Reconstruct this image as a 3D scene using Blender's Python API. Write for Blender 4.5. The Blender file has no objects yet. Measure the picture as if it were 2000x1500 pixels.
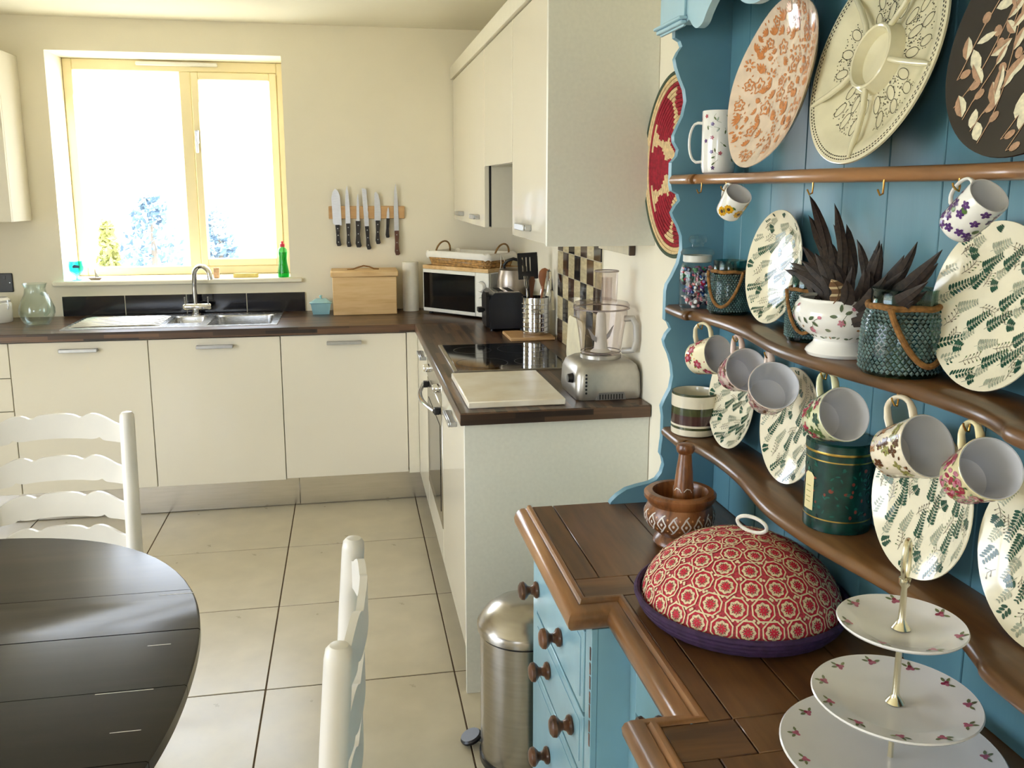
import bpy, math, random
from mathutils import Matrix, Vector
random.seed(11)
PI = math.pi
scene = bpy.context.scene
COL = scene.collection

# ------------------------------------------------------------------ camera
FPX, PX, PY = 1736.38, 1005.09, 682.77          # focal length and optical centre in a 2000x1500 frame
YAW, PITCH, ROLL = 0.1846, 0.1785, 0.0008
cam_d = bpy.data.cameras.new('camera'); cam = bpy.data.objects.new('camera', cam_d); COL.objects.link(cam)
cam_d.sensor_width = 36.0; cam_d.lens = FPX * 36.0 / 2000.0
cam_d.shift_x = -(PX - 1000.0) / 2000.0
cam_d.shift_y = (PY - 750.0) / 2000.0
cam_d.clip_start = 0.05; cam_d.clip_end = 200
fw = Vector((math.sin(YAW) * math.cos(PITCH), math.cos(YAW) * math.cos(PITCH), -math.sin(PITCH)))
rt = Vector((math.cos(YAW), -math.sin(YAW), 0)); up = rt.cross(fw)
r2 = rt * math.cos(ROLL) + up * math.sin(ROLL); u2 = -rt * math.sin(ROLL) + up * math.cos(ROLL)
cm = Matrix((r2, u2, -fw)).transposed().to_4x4(); cm.translation = (-0.3228, -4.329, 1.5591)
cam.matrix_world = cm
scene.camera = cam

# ------------------------------------------------------------------ sky, exposure
world = bpy.data.worlds.new('world'); scene.world = world; world.use_nodes = True
wn = world.node_tree.nodes; wl = world.node_tree.links
bg = wn['Background']; bg.inputs[0].default_value = (0.91, 0.94, 1.08, 1); bg.inputs[1].default_value = 3.6
scene.view_settings.view_transform = 'Standard'; scene.view_settings.look = 'None'
scene.view_settings.gamma = 1.0; scene.view_settings.use_curve_mapping = False
scene.view_settings.exposure = 1.88
scene.cycles.max_bounces = 10; scene.cycles.diffuse_bounces = 6; scene.cycles.glossy_bounces = 5
scene.cycles.transmission_bounces = 10; scene.cycles.transparent_max_bounces = 16
scene.cycles.caustics_reflective = False; scene.cycles.caustics_refractive = False
scene.cycles.sample_clamp_indirect = 8.0
scene.cycles.use_denoising = True

sun_d = bpy.data.lights.new('sun', 'SUN'); sun_d.energy = 10.0; sun_d.angle = 0.01; sun_d.color = (1.0, 0.95, 0.86)
sun = bpy.data.objects.new('sun', sun_d); COL.objects.link(sun)
sun.rotation_euler = Vector((-3.0, -1.0, -2.0)).to_track_quat('-Z', 'Y').to_euler()

def portal(name, loc, rot, sx, sy):
    d = bpy.data.lights.new(name, 'AREA'); d.shape = 'RECTANGLE'; d.size = sx; d.size_y = sy
    d.cycles.is_portal = True
    o = bpy.data.objects.new(name, d); o.location = loc; o.rotation_euler = rot; COL.objects.link(o)
portal('daylight_back_window', (-1.196, 0.97, 1.66), (-PI/2, 0, 0), 1.2, 1.2)
portal('daylight_garden_door', (-3.46, -2.95, 1.07), (0, -PI/2, 0), 2.2, 2.4)
portal('daylight_rear_window', (-2.15, -6.36, 1.51), (PI/2, 0, 0), 1.2, 1.3)

# ------------------------------------------------------------------ materials
MATS = {}
def srgb(c):
    f = lambda v: v/12.92 if v <= 0.04045 else ((v+0.055)/1.055)**2.4
    return tuple(f(v/255.0) for v in c) + (1.0,)
def newmat(name):
    m = bpy.data.materials.new(name); m.use_nodes = True
    return m, m.node_tree.nodes, m.node_tree.links, m.node_tree.nodes['Principled BSDF']
def pm(name, c, rough=0.5, var=0.06, scale=18.0, metal=0.0, coat=0.0, bump=0.0, bscale=60.0, stretch=(1,1,1), c2=None, spec=0.5, rvar=0.0):
    """plain surface: colour with a little noise variation, optional fine relief"""
    if name in MATS: return MATS[name]
    m, n, l, b = newmat(name)
    base = srgb(c); dark = srgb(c2) if c2 else tuple(max(0, v*(1-var*2)) for v in base[:3]) + (1,)
    lite = base if c2 else tuple(min(1, v*(1+var)) for v in base[:3]) + (1,)
    tc = n.new('ShaderNodeTexCoord'); mp = n.new('ShaderNodeMapping'); mp.inputs['Scale'].default_value = stretch
    nz = n.new('ShaderNodeTexNoise'); nz.inputs['Scale'].default_value = scale; nz.inputs['Detail'].default_value = 5
    rp = n.new('ShaderNodeValToRGB'); rp.color_ramp.elements[0].position = 0.3; rp.color_ramp.elements[1].position = 0.7
    rp.color_ramp.elements[0].color = dark; rp.color_ramp.elements[1].color = lite
    l.new(tc.outputs['Object'], mp.inputs[0]); l.new(mp.outputs[0], nz.inputs[0]); l.new(nz.outputs[0], rp.inputs[0])
    l.new(rp.outputs[0], b.inputs['Base Color'])
    b.inputs['Roughness'].default_value = rough; b.inputs['Metallic'].default_value = metal
    b.inputs['Coat Weight'].default_value = coat; b.inputs['Coat Roughness'].default_value = 0.06
    b.inputs['Specular IOR Level'].default_value = spec
    if rvar:
        mr = n.new('ShaderNodeMapRange'); mr.inputs['To Min'].default_value = max(0.02, rough-rvar); mr.inputs['To Max'].default_value = rough+rvar
        l.new(nz.outputs[0], mr.inputs['Value']); l.new(mr.outputs[0], b.inputs['Roughness'])
    if bump:
        nb = n.new('ShaderNodeTexNoise'); nb.inputs['Scale'].default_value = bscale; nb.inputs['Detail'].default_value = 4
        bp = n.new('ShaderNodeBump'); bp.inputs['Strength'].default_value = bump; bp.inputs['Distance'].default_value = 0.002
        l.new(mp.outputs[0], nb.inputs[0]); l.new(nb.outputs[0], bp.inputs['Height']); l.new(bp.outputs[0], b.inputs['Normal'])
    MATS[name] = m; return m
def wood(name, cols, axis=0, grain=9.0, rough=0.4, coat=0.15, long=0.12, bump=0.12, spec=0.5):
    """grain runs along one axis"""
    if name in MATS: return MATS[name]
    m, n, l, b = newmat(name)
    tc = n.new('ShaderNodeTexCoord'); mp = n.new('ShaderNodeMapping')
    s = [1.0, 1.0, 1.0]; s[axis] = long; mp.inputs['Scale'].default_value = s
    n1 = n.new('ShaderNodeTexNoise'); n1.inputs['Scale'].default_value = grain; n1.inputs['Detail'].default_value = 8; n1.inputs['Distortion'].default_value = 1.2
    n2 = n.new('ShaderNodeTexNoise'); n2.inputs['Scale'].default_value = grain*9; n2.inputs['Detail'].default_value = 6
    mx = n.new('ShaderNodeMath'); mx.operation = 'MULTIPLY_ADD'; mx.inputs[1].default_value = 0.35
    rp = n.new('ShaderNodeValToRGB')
    els = rp.color_ramp.elements
    pos = [0.38 + 0.42*i/(len(cols)-1) for i in range(len(cols))]
    els[0].position = pos[0]; els[0].color = srgb(cols[0]); els[1].position = pos[-1]; els[1].color = srgb(cols[-1])
    for p_, c_ in list(zip(pos, cols))[1:-1]:
        e = els.new(p_); e.color = srgb(c_)
    l.new(tc.outputs['Object'], mp.inputs[0]); l.new(mp.outputs[0], n1.inputs[0]); l.new(mp.outputs[0], n2.inputs[0])
    l.new(n2.outputs[0], mx.inputs[0]); l.new(n1.outputs[0], mx.inputs[2])
    sb = n.new('ShaderNodeMath'); sb.operation = 'SUBTRACT'; sb.inputs[1].default_value = 0.12
    l.new(mx.outputs[0], sb.inputs[0]); l.new(sb.outputs[0], rp.inputs[0]); l.new(rp.outputs[0], b.inputs['Base Color'])
    b.inputs['Roughness'].default_value = rough; b.inputs['Coat Weight'].default_value = coat; b.inputs['Coat Roughness'].default_value = 0.18
    b.inputs['Specular IOR Level'].default_value = spec
    bp = n.new('ShaderNodeBump'); bp.inputs['Strength'].default_value = bump; bp.inputs['Distance'].default_value = 0.0015
    l.new(n2.outputs[0], bp.inputs['Height']); l.new(bp.outputs[0], b.inputs['Normal'])
    MATS[name] = m; return m
def staves(name, swap):
    """dark butcher-block laminate print: narrow staves, two tones and grain"""
    m, n, l, b = newmat(name)
    tc = n.new('ShaderNodeTexCoord'); sp = n.new('ShaderNodeSeparateXYZ'); cb = n.new('ShaderNodeCombineXYZ')
    ad = n.new('ShaderNodeMath'); ad.operation = 'ADD'
    l.new(tc.outputs['Object'], sp.inputs[0])
    along, across = ('Y', 'X') if swap else ('X', 'Y')
    l.new(sp.outputs[along], cb.inputs[0]); l.new(sp.outputs[across], ad.inputs[0]); l.new(sp.outputs['Z'], ad.inputs[1]); l.new(ad.outputs[0], cb.inputs[1])
    def brick(w, h, c1, c2, off):
        k = n.new('ShaderNodeTexBrick'); k.inputs['Scale'].default_value = 1.0; k.inputs['Mortar Size'].default_value = 0.0
        k.inputs['Brick Width'].default_value = w; k.inputs['Row Height'].default_value = h; k.inputs['Color1'].default_value = srgb(c1); k.inputs['Color2'].default_value = srgb(c2)
        k.offset = off; l.new(cb.outputs[0], k.inputs[0]); return k
    k1 = brick(0.24, 0.017, (34, 24, 20), (112, 82, 60), 0.37)
    mp = n.new('ShaderNodeMapping'); mp.inputs['Scale'].default_value = (6, 160, 1); l.new(cb.outputs[0], mp.inputs[0])
    nz = n.new('ShaderNodeTexNoise'); nz.inputs['Scale'].default_value = 1.0; nz.inputs['Detail'].default_value = 4; l.new(mp.outputs[0], nz.inputs[0])
    mr = n.new('ShaderNodeMapRange'); mr.inputs['To Min'].default_value = 0.45; mr.inputs['To Max'].default_value = 1.4; l.new(nz.outputs[0], mr.inputs['Value'])
    mx = n.new('ShaderNodeMix'); mx.data_type = 'RGBA'; mx.blend_type = 'MULTIPLY'; mx.inputs[0].default_value = 1.0
    l.new(k1.outputs[0], mx.inputs[6]); l.new(mr.outputs[0], mx.inputs[7]); l.new(mx.outputs[2], b.inputs['Base Color'])
    b.inputs['Roughness'].default_value = 0.3
    MATS[name] = m; return m
def glass(name, c, rough=0.02, ior=1.45, thin=False, alpha=0.85, bump=0.0, bscale=60):
    """clear or tinted glass; thin: a sheet that mostly lets light straight through"""
    if name in MATS: return MATS[name]
    m, n, l, b = newmat(name)
    if thin:
        n.remove(b); out = n['Material Output']
        t = n.new('ShaderNodeBsdfTransparent'); t.inputs[0].default_value = srgb(c)
        g = n.new('ShaderNodeBsdfGlossy'); g.inputs['Roughness'].default_value = rough
        lw = n.new('ShaderNodeLayerWeight'); pw = n.new('ShaderNodeMath'); pw.operation = 'POWER'; pw.inputs[1].default_value = 3.5
        fr = n.new('ShaderNodeMath'); fr.operation = 'MULTIPLY_ADD'; fr.inputs[1].default_value = 0.7; fr.inputs[2].default_value = 0.045
        l.new(lw.outputs['Facing'], pw.inputs[0]); l.new(pw.outputs[0], fr.inputs[0])
        mx = n.new('ShaderNodeMixShader'); l.new(fr.outputs[0], mx.inputs[0]); l.new(t.outputs[0], mx.inputs[1]); l.new(g.outputs[0], mx.inputs[2]); l.new(mx.outputs[0], out.inputs[0])
        if bump:
            tc = n.new('ShaderNodeTexCoord'); vo = n.new('ShaderNodeTexVoronoi'); vo.inputs['Scale'].default_value = bscale
            bp = n.new('ShaderNodeBump'); bp.inputs['Strength'].default_value = bump; bp.inputs['Distance'].default_value = 0.003
            l.new(tc.outputs['Object'], vo.inputs[0]); l.new(vo.outputs[0], bp.inputs['Height']); l.new(bp.outputs[0], g.inputs['Normal'])
    else:
        b.inputs['Base Color'].default_value = srgb(c); b.inputs['Transmission Weight'].default_value = 1.0
        b.inputs['Roughness'].default_value = rough; b.inputs['IOR'].default_value = ior
    MATS[name] = m; return m

WALL = pm('cream_wall_paint', (240, 232, 212), 0.85, 0.015, 3.0, bump=0.05, bscale=300)
CEIL = pm('cream_ceiling_paint', (242, 236, 218), 0.9, 0.01, 3.0)
GLOSSDOOR = pm('cream_gloss_lacquer', (228, 221, 204), 0.07, 0.006, 4.0, spec=0.5)
CARC = pm('cream_satin_board', (226, 219, 200), 0.45, 0.015, 40.0)
ENDP = pm('pale_end_panel', (222, 220, 208), 0.4, 0.02, 90.0)
DARKGAP = pm('black_shadow_board', (22, 20, 18), 0.7)
STEEL = pm('brushed_steel', (196, 196, 196), 0.26, 0.05, 30.0, metal=1.0, stretch=(1, 1, 14), rvar=0.05)
PLINTH = pm('brushed_steel_plinth', (226, 224, 222), 0.22, 0.03, 3.0, metal=1.0, stretch=(2, 2, 30), rvar=0.04)
CHROME = pm('chrome', (226, 226, 228), 0.07, 0.02, 10.0, metal=1.0)
NICKEL = pm('satin_nickel', (190, 192, 196), 0.3, 0.03, 60.0, metal=1.0)
BLACKGLASS = pm('black_ceramic_glass', (10, 10, 12), 0.06, 0.02, 20.0)
BLACKPL = pm('black_plastic', (20, 20, 23), 0.35, 0.05, 80.0)
WHITEPL = pm('white_plastic', (238, 236, 228), 0.35, 0.02, 50.0)
FLOORTILE = pm('beige_porcelain_tile', (203, 192, 168), 0.3, 0.05, 7.0, bump=0.03, bscale=40, rvar=0.08)
GROUT = pm('brown_grout', (92, 72, 50), 0.9, 0.08, 90.0)
WT_X = staves('butcher_block_laminate_x', False); WT_Y = staves('butcher_block_laminate_y', True)
UPVC = pm('cream_window_frame', (236, 222, 180), 0.4, 0.01, 10.0)
REVEAL = pm('white_reveal_paint', (244, 238, 218), 0.8, 0.01, 10.0)
PANE = glass('window_glass', (246, 250, 250), 0.0, 1.45, thin=True)
BLUE = pm('blue_chalk_paint', (108, 154, 174), 0.42, 0.05, 6.0, bump=0.05, bscale=120)
BLUE_SHADED = pm('shaded_blue_board_paint', (92, 138, 154), 0.4, 0.06, 5.0, stretch=(1, 3, 0.4), bump=0.08, bscale=60)  # darker copy of the rack's blue, shade on the boards put into the colour
BLUE_LIT = pm('lit_blue_chalk_paint', (160, 196, 212), 0.4, 0.05, 6.0, bump=0.05, bscale=120)  # paler copy of the rack's blue, light on the frieze put into the colour
OAK = wood('dresser_top_wood', [(72, 48, 26), (106, 72, 40), (128, 92, 55)], axis=1, grain=7, rough=0.3, coat=0.25)
OAKX = wood('dresser_crossgrain_wood', [(76, 50, 27), (112, 76, 42), (134, 96, 58)], axis=0, grain=7, rough=0.3, coat=0.25)
OAKM = wood('dresser_moulding_wood', [(108, 72, 40), (150, 104, 62), (174, 130, 86)], axis=1, grain=6, rough=0.28, coat=0.3)
KNOBW = wood('dark_turned_wood', [(58, 32, 18), (96, 56, 32), (116, 72, 44)], axis=2, grain=20, rough=0.3, coat=0.3)
MORTW = wood('mortar_wood', [(92, 52, 26), (140, 88, 48), (160, 104, 60)], axis=2, grain=24, rough=0.32, coat=0.3)
TABLEW = wood('ebonised_table_wood', [(14, 11, 9), (26, 20, 17), (42, 33, 28)], axis=0, grain=5, rough=0.3, coat=0.5, bump=0.05, spec=0.12)
BEECH = wood('pale_beech', [(206, 164, 108), (226, 190, 136), (236, 204, 154)], axis=0, grain=10, rough=0.5, coat=0.0)
BEECHD = wood('oiled_board_wood', [(190, 146, 96), (214, 174, 124)], axis=0, grain=10, rough=0.5, coat=0.0)
WHITEP = pm('white_chair_paint', (224, 219, 210), 0.32, 0.02, 12.0, bump=0.03, bscale=80)
CHINA = pm('white_china', (240, 238, 234), 0.12, 0.01, 20.0, coat=0.3)
CHINAG = pm('pale_grey_china', (222, 222, 226), 0.16, 0.01, 20.0, coat=0.3)
CREAMC = pm('cream_china', (238, 230, 204), 0.12, 0.02, 20.0, coat=0.3)
BRASS = pm('brass', (206, 164, 86), 0.25, 0.05, 60.0, metal=1.0)
def ink(name, c, rough=0.15, var=0.12, scale=150): return pm(name, c, rough, var, scale)

# ------------------------------------------------------------------ mesh builder
class MB:
    def __init__(s, M=None): s.v = []; s.f = []; s.m = []; s.M = M
    def add(s, vs, fs, mi=0, M=None):
        o = len(s.v)
        for p in vs:
            p = Vector(p)
            if M is not None: p = M @ p
            if s.M is not None: p = s.M @ p
            s.v.append(p)
        for f in fs: s.f.append([i+o for i in f]); s.m.append(mi)
    def box(s, x0, x1, y0, y1, z0, z1, mi=0, c=0.0, M=None):
        if c <= 0:
            vs = [(x, y, z) for z in (z0, z1) for y in (y0, y1) for x in (x0, x1)]
            s.add(vs, [(0,2,3,1), (4,5,7,6), (0,1,5,4), (2,6,7,3), (0,4,6,2), (1,3,7,5)], mi, M); return
        vs = []; idx = {}
        for ix, X in enumerate((x0, x1)):
            for iy, Y in enumerate((y0, y1)):
                for iz, Z in enumerate((z0, z1)):
                    dx, dy, dz = (c, -c)[ix], (c, -c)[iy], (c, -c)[iz]
                    idx[ix,iy,iz] = len(vs)
                    vs += [(X, Y+dy, Z+dz), (X+dx, Y, Z+dz), (X+dx, Y+dy, Z)]
        fs = []
        for i in (0, 1):
            q = [idx[i,0,0], idx[i,1,0], idx[i,1,1], idx[i,0,1]]; fs.append(q if i else q[::-1])
            q = [idx[0,i,0]+1, idx[0,i,1]+1, idx[1,i,1]+1, idx[1,i,0]+1]; fs.append(q if i else q[::-1])
            q = [idx[0,0,i]+2, idx[1,0,i]+2, idx[1,1,i]+2, idx[0,1,i]+2]; fs.append(q if i else q[::-1])
        for a in (0, 1):
            for b in (0, 1):
                p, q = idx[a,b,0], idx[a,b,1]; f = [p, q, q+1, p+1]; fs.append(f if (a ^ b) else f[::-1])
                p, q = idx[a,0,b], idx[a,1,b]; f = [p, p+2, q+2, q]; fs.append(f if (a ^ b) else f[::-1])
                p, q = idx[0,a,b], idx[1,a,b]; f = [p+1, q+1, q+2, p+2]; fs.append(f if (a ^ b) else f[::-1])
        for k, i in idx.items():
            f = [i, i+1, i+2]; fs.append(f if (k[0]+k[1]+k[2]) % 2 else f[::-1])
        s.add(vs, fs, mi, M)
    def lathe(s, prof, seg=32, mi=0, M=None, mis=None, wob=None):
        """prof: (r, z) from start to end; open ends with r=0 close by themselves"""
        vs = []; fs = []; ms = []; rings = []
        for k, (r, z) in enumerate(prof):
            if r < 1e-6: rings.append([len(vs)]); vs.append((0, 0, z))
            else:
                rings.append(list(range(len(vs), len(vs)+seg)))
                for i in range(seg):
                    a = 2*PI*i/seg; rr = r*(wob(a, k) if wob else 1); vs.append((rr*math.cos(a), rr*math.sin(a), z))
        for k in range(len(prof)-1):
            a, b = rings[k], rings[k+1]; mm = mis[k] if mis else mi
            for i in range(seg):
                j = (i+1) % seg
                if len(a) == 1 and len(b) == 1: continue
                if len(a) == 1: fs.append((a[0], b[j], b[i]))
                elif len(b) == 1: fs.append((a[i], a[j], b[0]))
                else: fs.append((a[i], a[j], b[j], b[i]))
                ms.append(mm)
        o = len(s.f); s.add(vs, fs, mi, M)
        for i, mm in enumerate(ms): s.m[o+i] = mm
    def tube(s, pts, r, seg=10, mi=0, closed=False, cap=True, M=None, flat=1.0, upv=None):
        pts = [Vector(p) for p in pts]; n = len(pts); rs = r if isinstance(r, (list, tuple)) else [r]*n
        vs = []; fs = []; prev = None
        for i, p in enumerate(pts):
            if closed: t = pts[(i+1) % n] - pts[i-1]
            else: t = pts[min(i+1, n-1)] - pts[max(i-1, 0)]
            t.normalize()
            if prev is None:
                a = Vector(upv) if upv else (Vector((0, 0, 1)) if abs(t.z) < 0.9 else Vector((1, 0, 0)))
            else: a = prev
            a = (a - t*a.dot(t)).normalized(); b = t.cross(a); prev = a
            for k in range(seg):
                q = 2*PI*k/seg; vs.append(p + a*(rs[i]*math.cos(q)*flat) + b*(rs[i]*math.sin(q)))
        for i in range(n if closed else n-1):
            j = (i+1) % n
            for k in range(seg):
                l = (k+1) % seg; fs.append((i*seg+k, i*seg+l, j*seg+l, j*seg+k))
        if cap and not closed:
            fs.append(tuple(range(seg))[::-1]); fs.append(tuple((n-1)*seg+k for k in range(seg)))
        s.add(vs, fs, mi, M)
    def prism(s, poly, d0, d1, axis='z', mi=0, M=None, edge_mi=None):
        """extrude a 2-D outline: axis z -> (u,v,d), x -> (d,u,v), y -> (u,d,v)"""
        mk = {'z': lambda u, v, d: (u, v, d), 'x': lambda u, v, d: (d, u, v), 'y': lambda u, v, d: (u, d, v)}[axis]
        n = len(poly); area = sum(poly[i][0]*poly[(i+1) % n][1] - poly[(i+1) % n][0]*poly[i][1] for i in range(n))
        if area < 0: poly = poly[::-1]
        flip = axis == 'y'
        vs = [mk(u, v, d0) for u, v in poly] + [mk(u, v, d1) for u, v in poly]
        fs = [list(range(n))[::-1], list(range(n, 2*n))]
        fs += [[i, (i+1) % n, n+(i+1) % n, n+i] for i in range(n)]
        if flip: fs = [f[::-1] for f in fs]
        o = len(s.f); s.add(vs, fs, mi, M)
        if edge_mi is not None:
            for i in range(o+2, o+2+n): s.m[i] = edge_mi
    def poly(s, pts, mi, fn, mid=None):
        """flat print: outline points through fn onto a surface, fanned from the middle"""
        n = len(pts); cx = sum(p[0] for p in pts)/n; cy = sum(p[1] for p in pts)/n
        vs = [fn(*p) for p in pts] + [fn(cx, cy)]
        s.add(vs, [(i, (i+1) % n, n) for i in range(n)], mi)
    def build(s, name, mats, parent=None, label=None, cat=None, group=None, kind=None, angle=38, world=True, recentre=True):
        if not isinstance(mats, (list, tuple)): mats = [mats]
        me = bpy.data.meshes.new(name)
        off = Vector((0, 0, 0))
        if parent is None and recentre and s.v:
            xs = [v.x for v in s.v]; ys = [v.y for v in s.v]; zs = [v.z for v in s.v]
            off = Vector(((min(xs)+max(xs))/2, (min(ys)+max(ys))/2, min(zs)))
        me.from_pydata([tuple(v-off) for v in s.v], [], s.f)
        for m in mats: me.materials.append(m)
        me.polygons.foreach_set('material_index', s.m)
        me.polygons.foreach_set('use_smooth', [True]*len(s.f))
        me.update(); me.set_sharp_from_angle(angle=math.radians(angle))
        o = bpy.data.objects.new(name, me); COL.objects.link(o); o.location = off
        if parent is not None:
            o.parent = parent
            if world and parent.type == 'EMPTY': o.matrix_parent_inverse = parent.matrix_basis.inverted()
        tag(o, label, cat, group, kind); return o
def tag(o, label=None, cat=None, group=None, kind=None):
    if label: o['label'] = label
    if cat: o['category'] = cat
    if group: o['group'] = group
    if kind: o['kind'] = kind
    return o
def thing(name, label, cat, loc=(0, 0, 0), rz=0.0, group=None):
    o = bpy.data.objects.new(name, None); o.empty_display_size = 0.05; COL.objects.link(o)
    o.matrix_basis = Matrix.Translation(loc) @ Matrix.Rotation(rz, 4, 'Z')
    return tag(o, label, cat, group)
def T(x, y, z): return Matrix.Translation((x, y, z))
def RZ(a): return Matrix.Rotation(a, 4, 'Z')
def frame(o, zax, xhint):
    z = Vector(zax).normalized(); x = Vector(xhint); x = (x - z*x.dot(z)).normalized(); y = z.cross(x)
    m = Matrix((x, y, z)).transposed().to_4x4(); m.translation = o; return m
def part(parent, name, mats, fn, **kw):
    b = MB(); fn(b); return b.build(name, mats, parent, **kw)
def arc(c, r, a0, a1, n, f): return [f(c[0]+r*math.cos(a0+(a1-a0)*i/n), c[1]+r*math.sin(a0+(a1-a0)*i/n)) for i in range(n+1)]

# ------------------------------------------------------------------ room shell
XR, YB, ZC = 0.576, 0.575, 2.39           # right wall, window wall, ceiling
XL, YF = -3.3, -6.2                       # garden-door wall, wall behind the camera
WT = 0.28
WX0, WX1, WZ0, WZ1 = -1.762, -0.631, 1.092, 2.232
def struct(name, mats, fn, label=None):
    b = MB(); fn(b); o = b.build(name, mats, label=label, kind='structure'); return o
floor = struct('floor', GROUT, lambda b: b.box(XL-WT, XR+WT, YF-WT, YB+0.37, -0.15, -0.0022))
tile_me = None
gx, gy, tx, ty = -0.0231, -0.4903, 0.5998, 0.5805
for i in range(-6, 2):
    for j in range(-3, 11):
        x0, y1 = gx + tx*(i-1), gy - ty*j
        cx, cy = x0+tx/2, y1-ty/2
        if cx < XL-0.1 or cx-tx/2 > XR or cy > YB+0.2 or cy < YF-0.2: continue
        if tile_me is None:
            b = MB(); b.box(-tx/2+0.0025, tx/2-0.0025, -ty/2+0.003, ty/2-0.003, -0.008, 0.0, 0, 0.0009)
            o = b.build('tile', FLOORTILE, recentre=False); tile_me = o.data
        else:
            o = bpy.data.objects.new('tile', tile_me); COL.objects.link(o)
        o.parent = floor; o.matrix_parent_inverse = floor.matrix_basis.inverted(); o.location = (cx, cy, 0)
def wall_back(b):
    b.box(XL-WT, WX0, YB, YB+0.37, 0, ZC); b.box(WX1, XR+WT, YB, YB+0.37, 0, ZC)
    b.box(WX0, WX1, YB, YB+0.37, 0, WZ0-0.02); b.box(WX0, WX1, YB, YB+0.37, WZ1, ZC)
struct('wall_back', WALL, wall_back)
struct('wall_right', WALL, lambda b: b.box(XR, XR+WT, YF, YB, 0, ZC))
DY0, DY1, DZ = -4.1, -1.8, 2.12
def wall_left(b):
    b.box(XL-WT, XL, YF, DY0, 0, ZC); b.box(XL-WT, XL, DY1, YB, 0, ZC); b.box(XL-WT, XL, DY0, DY1, DZ, ZC)
struct('wall_left', WALL, wall_left)
RX0, RX1, RZ0, RZ1 = -2.7, -1.6, 0.9, 2.12
def wall_front(b):
    b.box(XL-WT, RX0, YF-WT, YF, 0, ZC); b.box(RX1, XR+WT, YF-WT, YF, 0, ZC)
    b.box(RX0, RX1, YF-WT, YF, 0, RZ0); b.box(RX0, RX1, YF-WT, YF, RZ1, ZC)
struct('wall_front', WALL, wall_front)
struct('ceiling', CEIL, lambda b: b.box(XL-WT, XR+WT, YF-WT, YB+0.37, ZC, ZC+0.15))

# window over the sink: frame set back in its reveal
w1 = tag(bpy.data.objects.new('window_1', None), None, None, None, 'structure'); COL.objects.link(w1); w1.matrix_basis = Matrix.Translation((-1.196, 0.85, WZ0))
FY0, FY1 = 0.85, 0.91
def rim(b, x0, x1, z0, z1, w, y0, y1, c=0.004, wt=None, wb=None):
    wt = wt or w; wb = wb or w
    b.box(x0, x0+w, y0, y1, z0, z1, 0, c); b.box(x1-w, x1, y0, y1, z0, z1, 0, c)
    b.box(x0+w, x1-w, y0, y1, z0, z0+wb, 0, c); b.box(x0+w, x1-w, y0, y1, z1-wt, z1, 0, c)
part(w1, 'frame', UPVC, lambda b: rim(b, WX0+0.001, WX1-0.001, WZ0+0.001, WZ1-0.001, 0.046, FY0, FY1, wt=0.056, wb=0.045))
part(w1, 'mullion', UPVC, lambda b: b.box(-1.184, -1.124, FY0+0.002, FY1-0.002, WZ0+0.045, WZ1-0.056, 0, 0.004))
sash = part(w1, 'sash', UPVC, lambda b: rim(b, -1.122, -0.679, WZ0+0.047, WZ1-0.058, 0.038, FY0-0.014, FY1-0.012))
part(sash, 'pane', PANE, lambda b: b.box(-1.086, -0.715, FY0+0.025, FY0+0.031, WZ0+0.083, WZ1-0.094))
part(w1, 'pane', PANE, lambda b: b.box(-1.717, -1.183, FY0+0.03, FY0+0.036, WZ0+0.044, WZ1-0.055))
part(w1, 'trickle_vent', WHITEPL, lambda b: b.box(-1.396, -0.98, FY0-0.016, FY0, WZ1-0.030, WZ1-0.008, 0, 0.005))
def whandle(b):
    b.box(-1.114, -1.094, FY0-0.03, FY0-0.014, 1.80, 1.87, 0, 0.003); b.box(-1.111, -1.097, FY0-0.048, FY0-0.03, 1.75, 1.862, 0, 0.004)
part(sash, 'window_handle', NICKEL, whandle)
struct('trim_1', REVEAL, lambda b: (b.box(-1.815, -0.568, 0.548, YB-0.0005, WZ0-0.026, WZ0, 0, 0.006), b.box(WX0+0.0005, WX1-0.0005, YB-0.001, 0.90, WZ0-0.019, WZ0)), 'cream window board under the kitchen window')
def glazed(name, along, fixed, a0, a1, z0, z1, nx, thick=0.06):
    """tall glazed door or window in the other walls, out of view"""
    w = bpy.data.objects.new(name, None); COL.objects.link(w); tag(w, kind='structure')
    mid = (a0+a1)/2; w.matrix_basis = Matrix.Translation((fixed, mid, z0) if along == 'y' else (mid, fixed, z0))
    def bx(b, p0, p1, q0, q1, d0, d1):
        if along == 'y': b.box(fixed+d0, fixed+d1, p0, p1, q0, q1, 0, 0.003)
        else: b.box(p0, p1, fixed+d0, fixed+d1, q0, q1, 0, 0.003)
    def fr(b):
        bx(b, a0, a0+0.06, z0, z1, 0, thick); bx(b, a1-0.06, a1, z0, z1, 0, thick)
        bx(b, a0+0.06, a1-0.06, z0, z0+0.06, 0, thick); bx(b, a0+0.06, a1-0.06, z1-0.06, z1, 0, thick)
        for k in range(1, nx):
            m = a0+(a1-a0)*k/nx; bx(b, m-0.045, m+0.045, z0+0.06, z1-0.06, 0.002, thick-0.002)
    part(w, 'frame', UPVC, fr)
    for k in range(nx):
        m0, m1 = a0+(a1-a0)*k/nx+0.045, a0+(a1-a0)*(k+1)/nx-0.045
        part(w, 'pane', PANE, lambda b: bx(b, m0, m1, z0+0.05, z1-0.05, 0.027, 0.033))
glazed('window_2', 'y', XL-0.2, DY0, DY1, 0.0, DZ, 3)
glazed('window_3', 'x', YF-0.2, RX0, RX1, RZ0, RZ1, 2)

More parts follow.
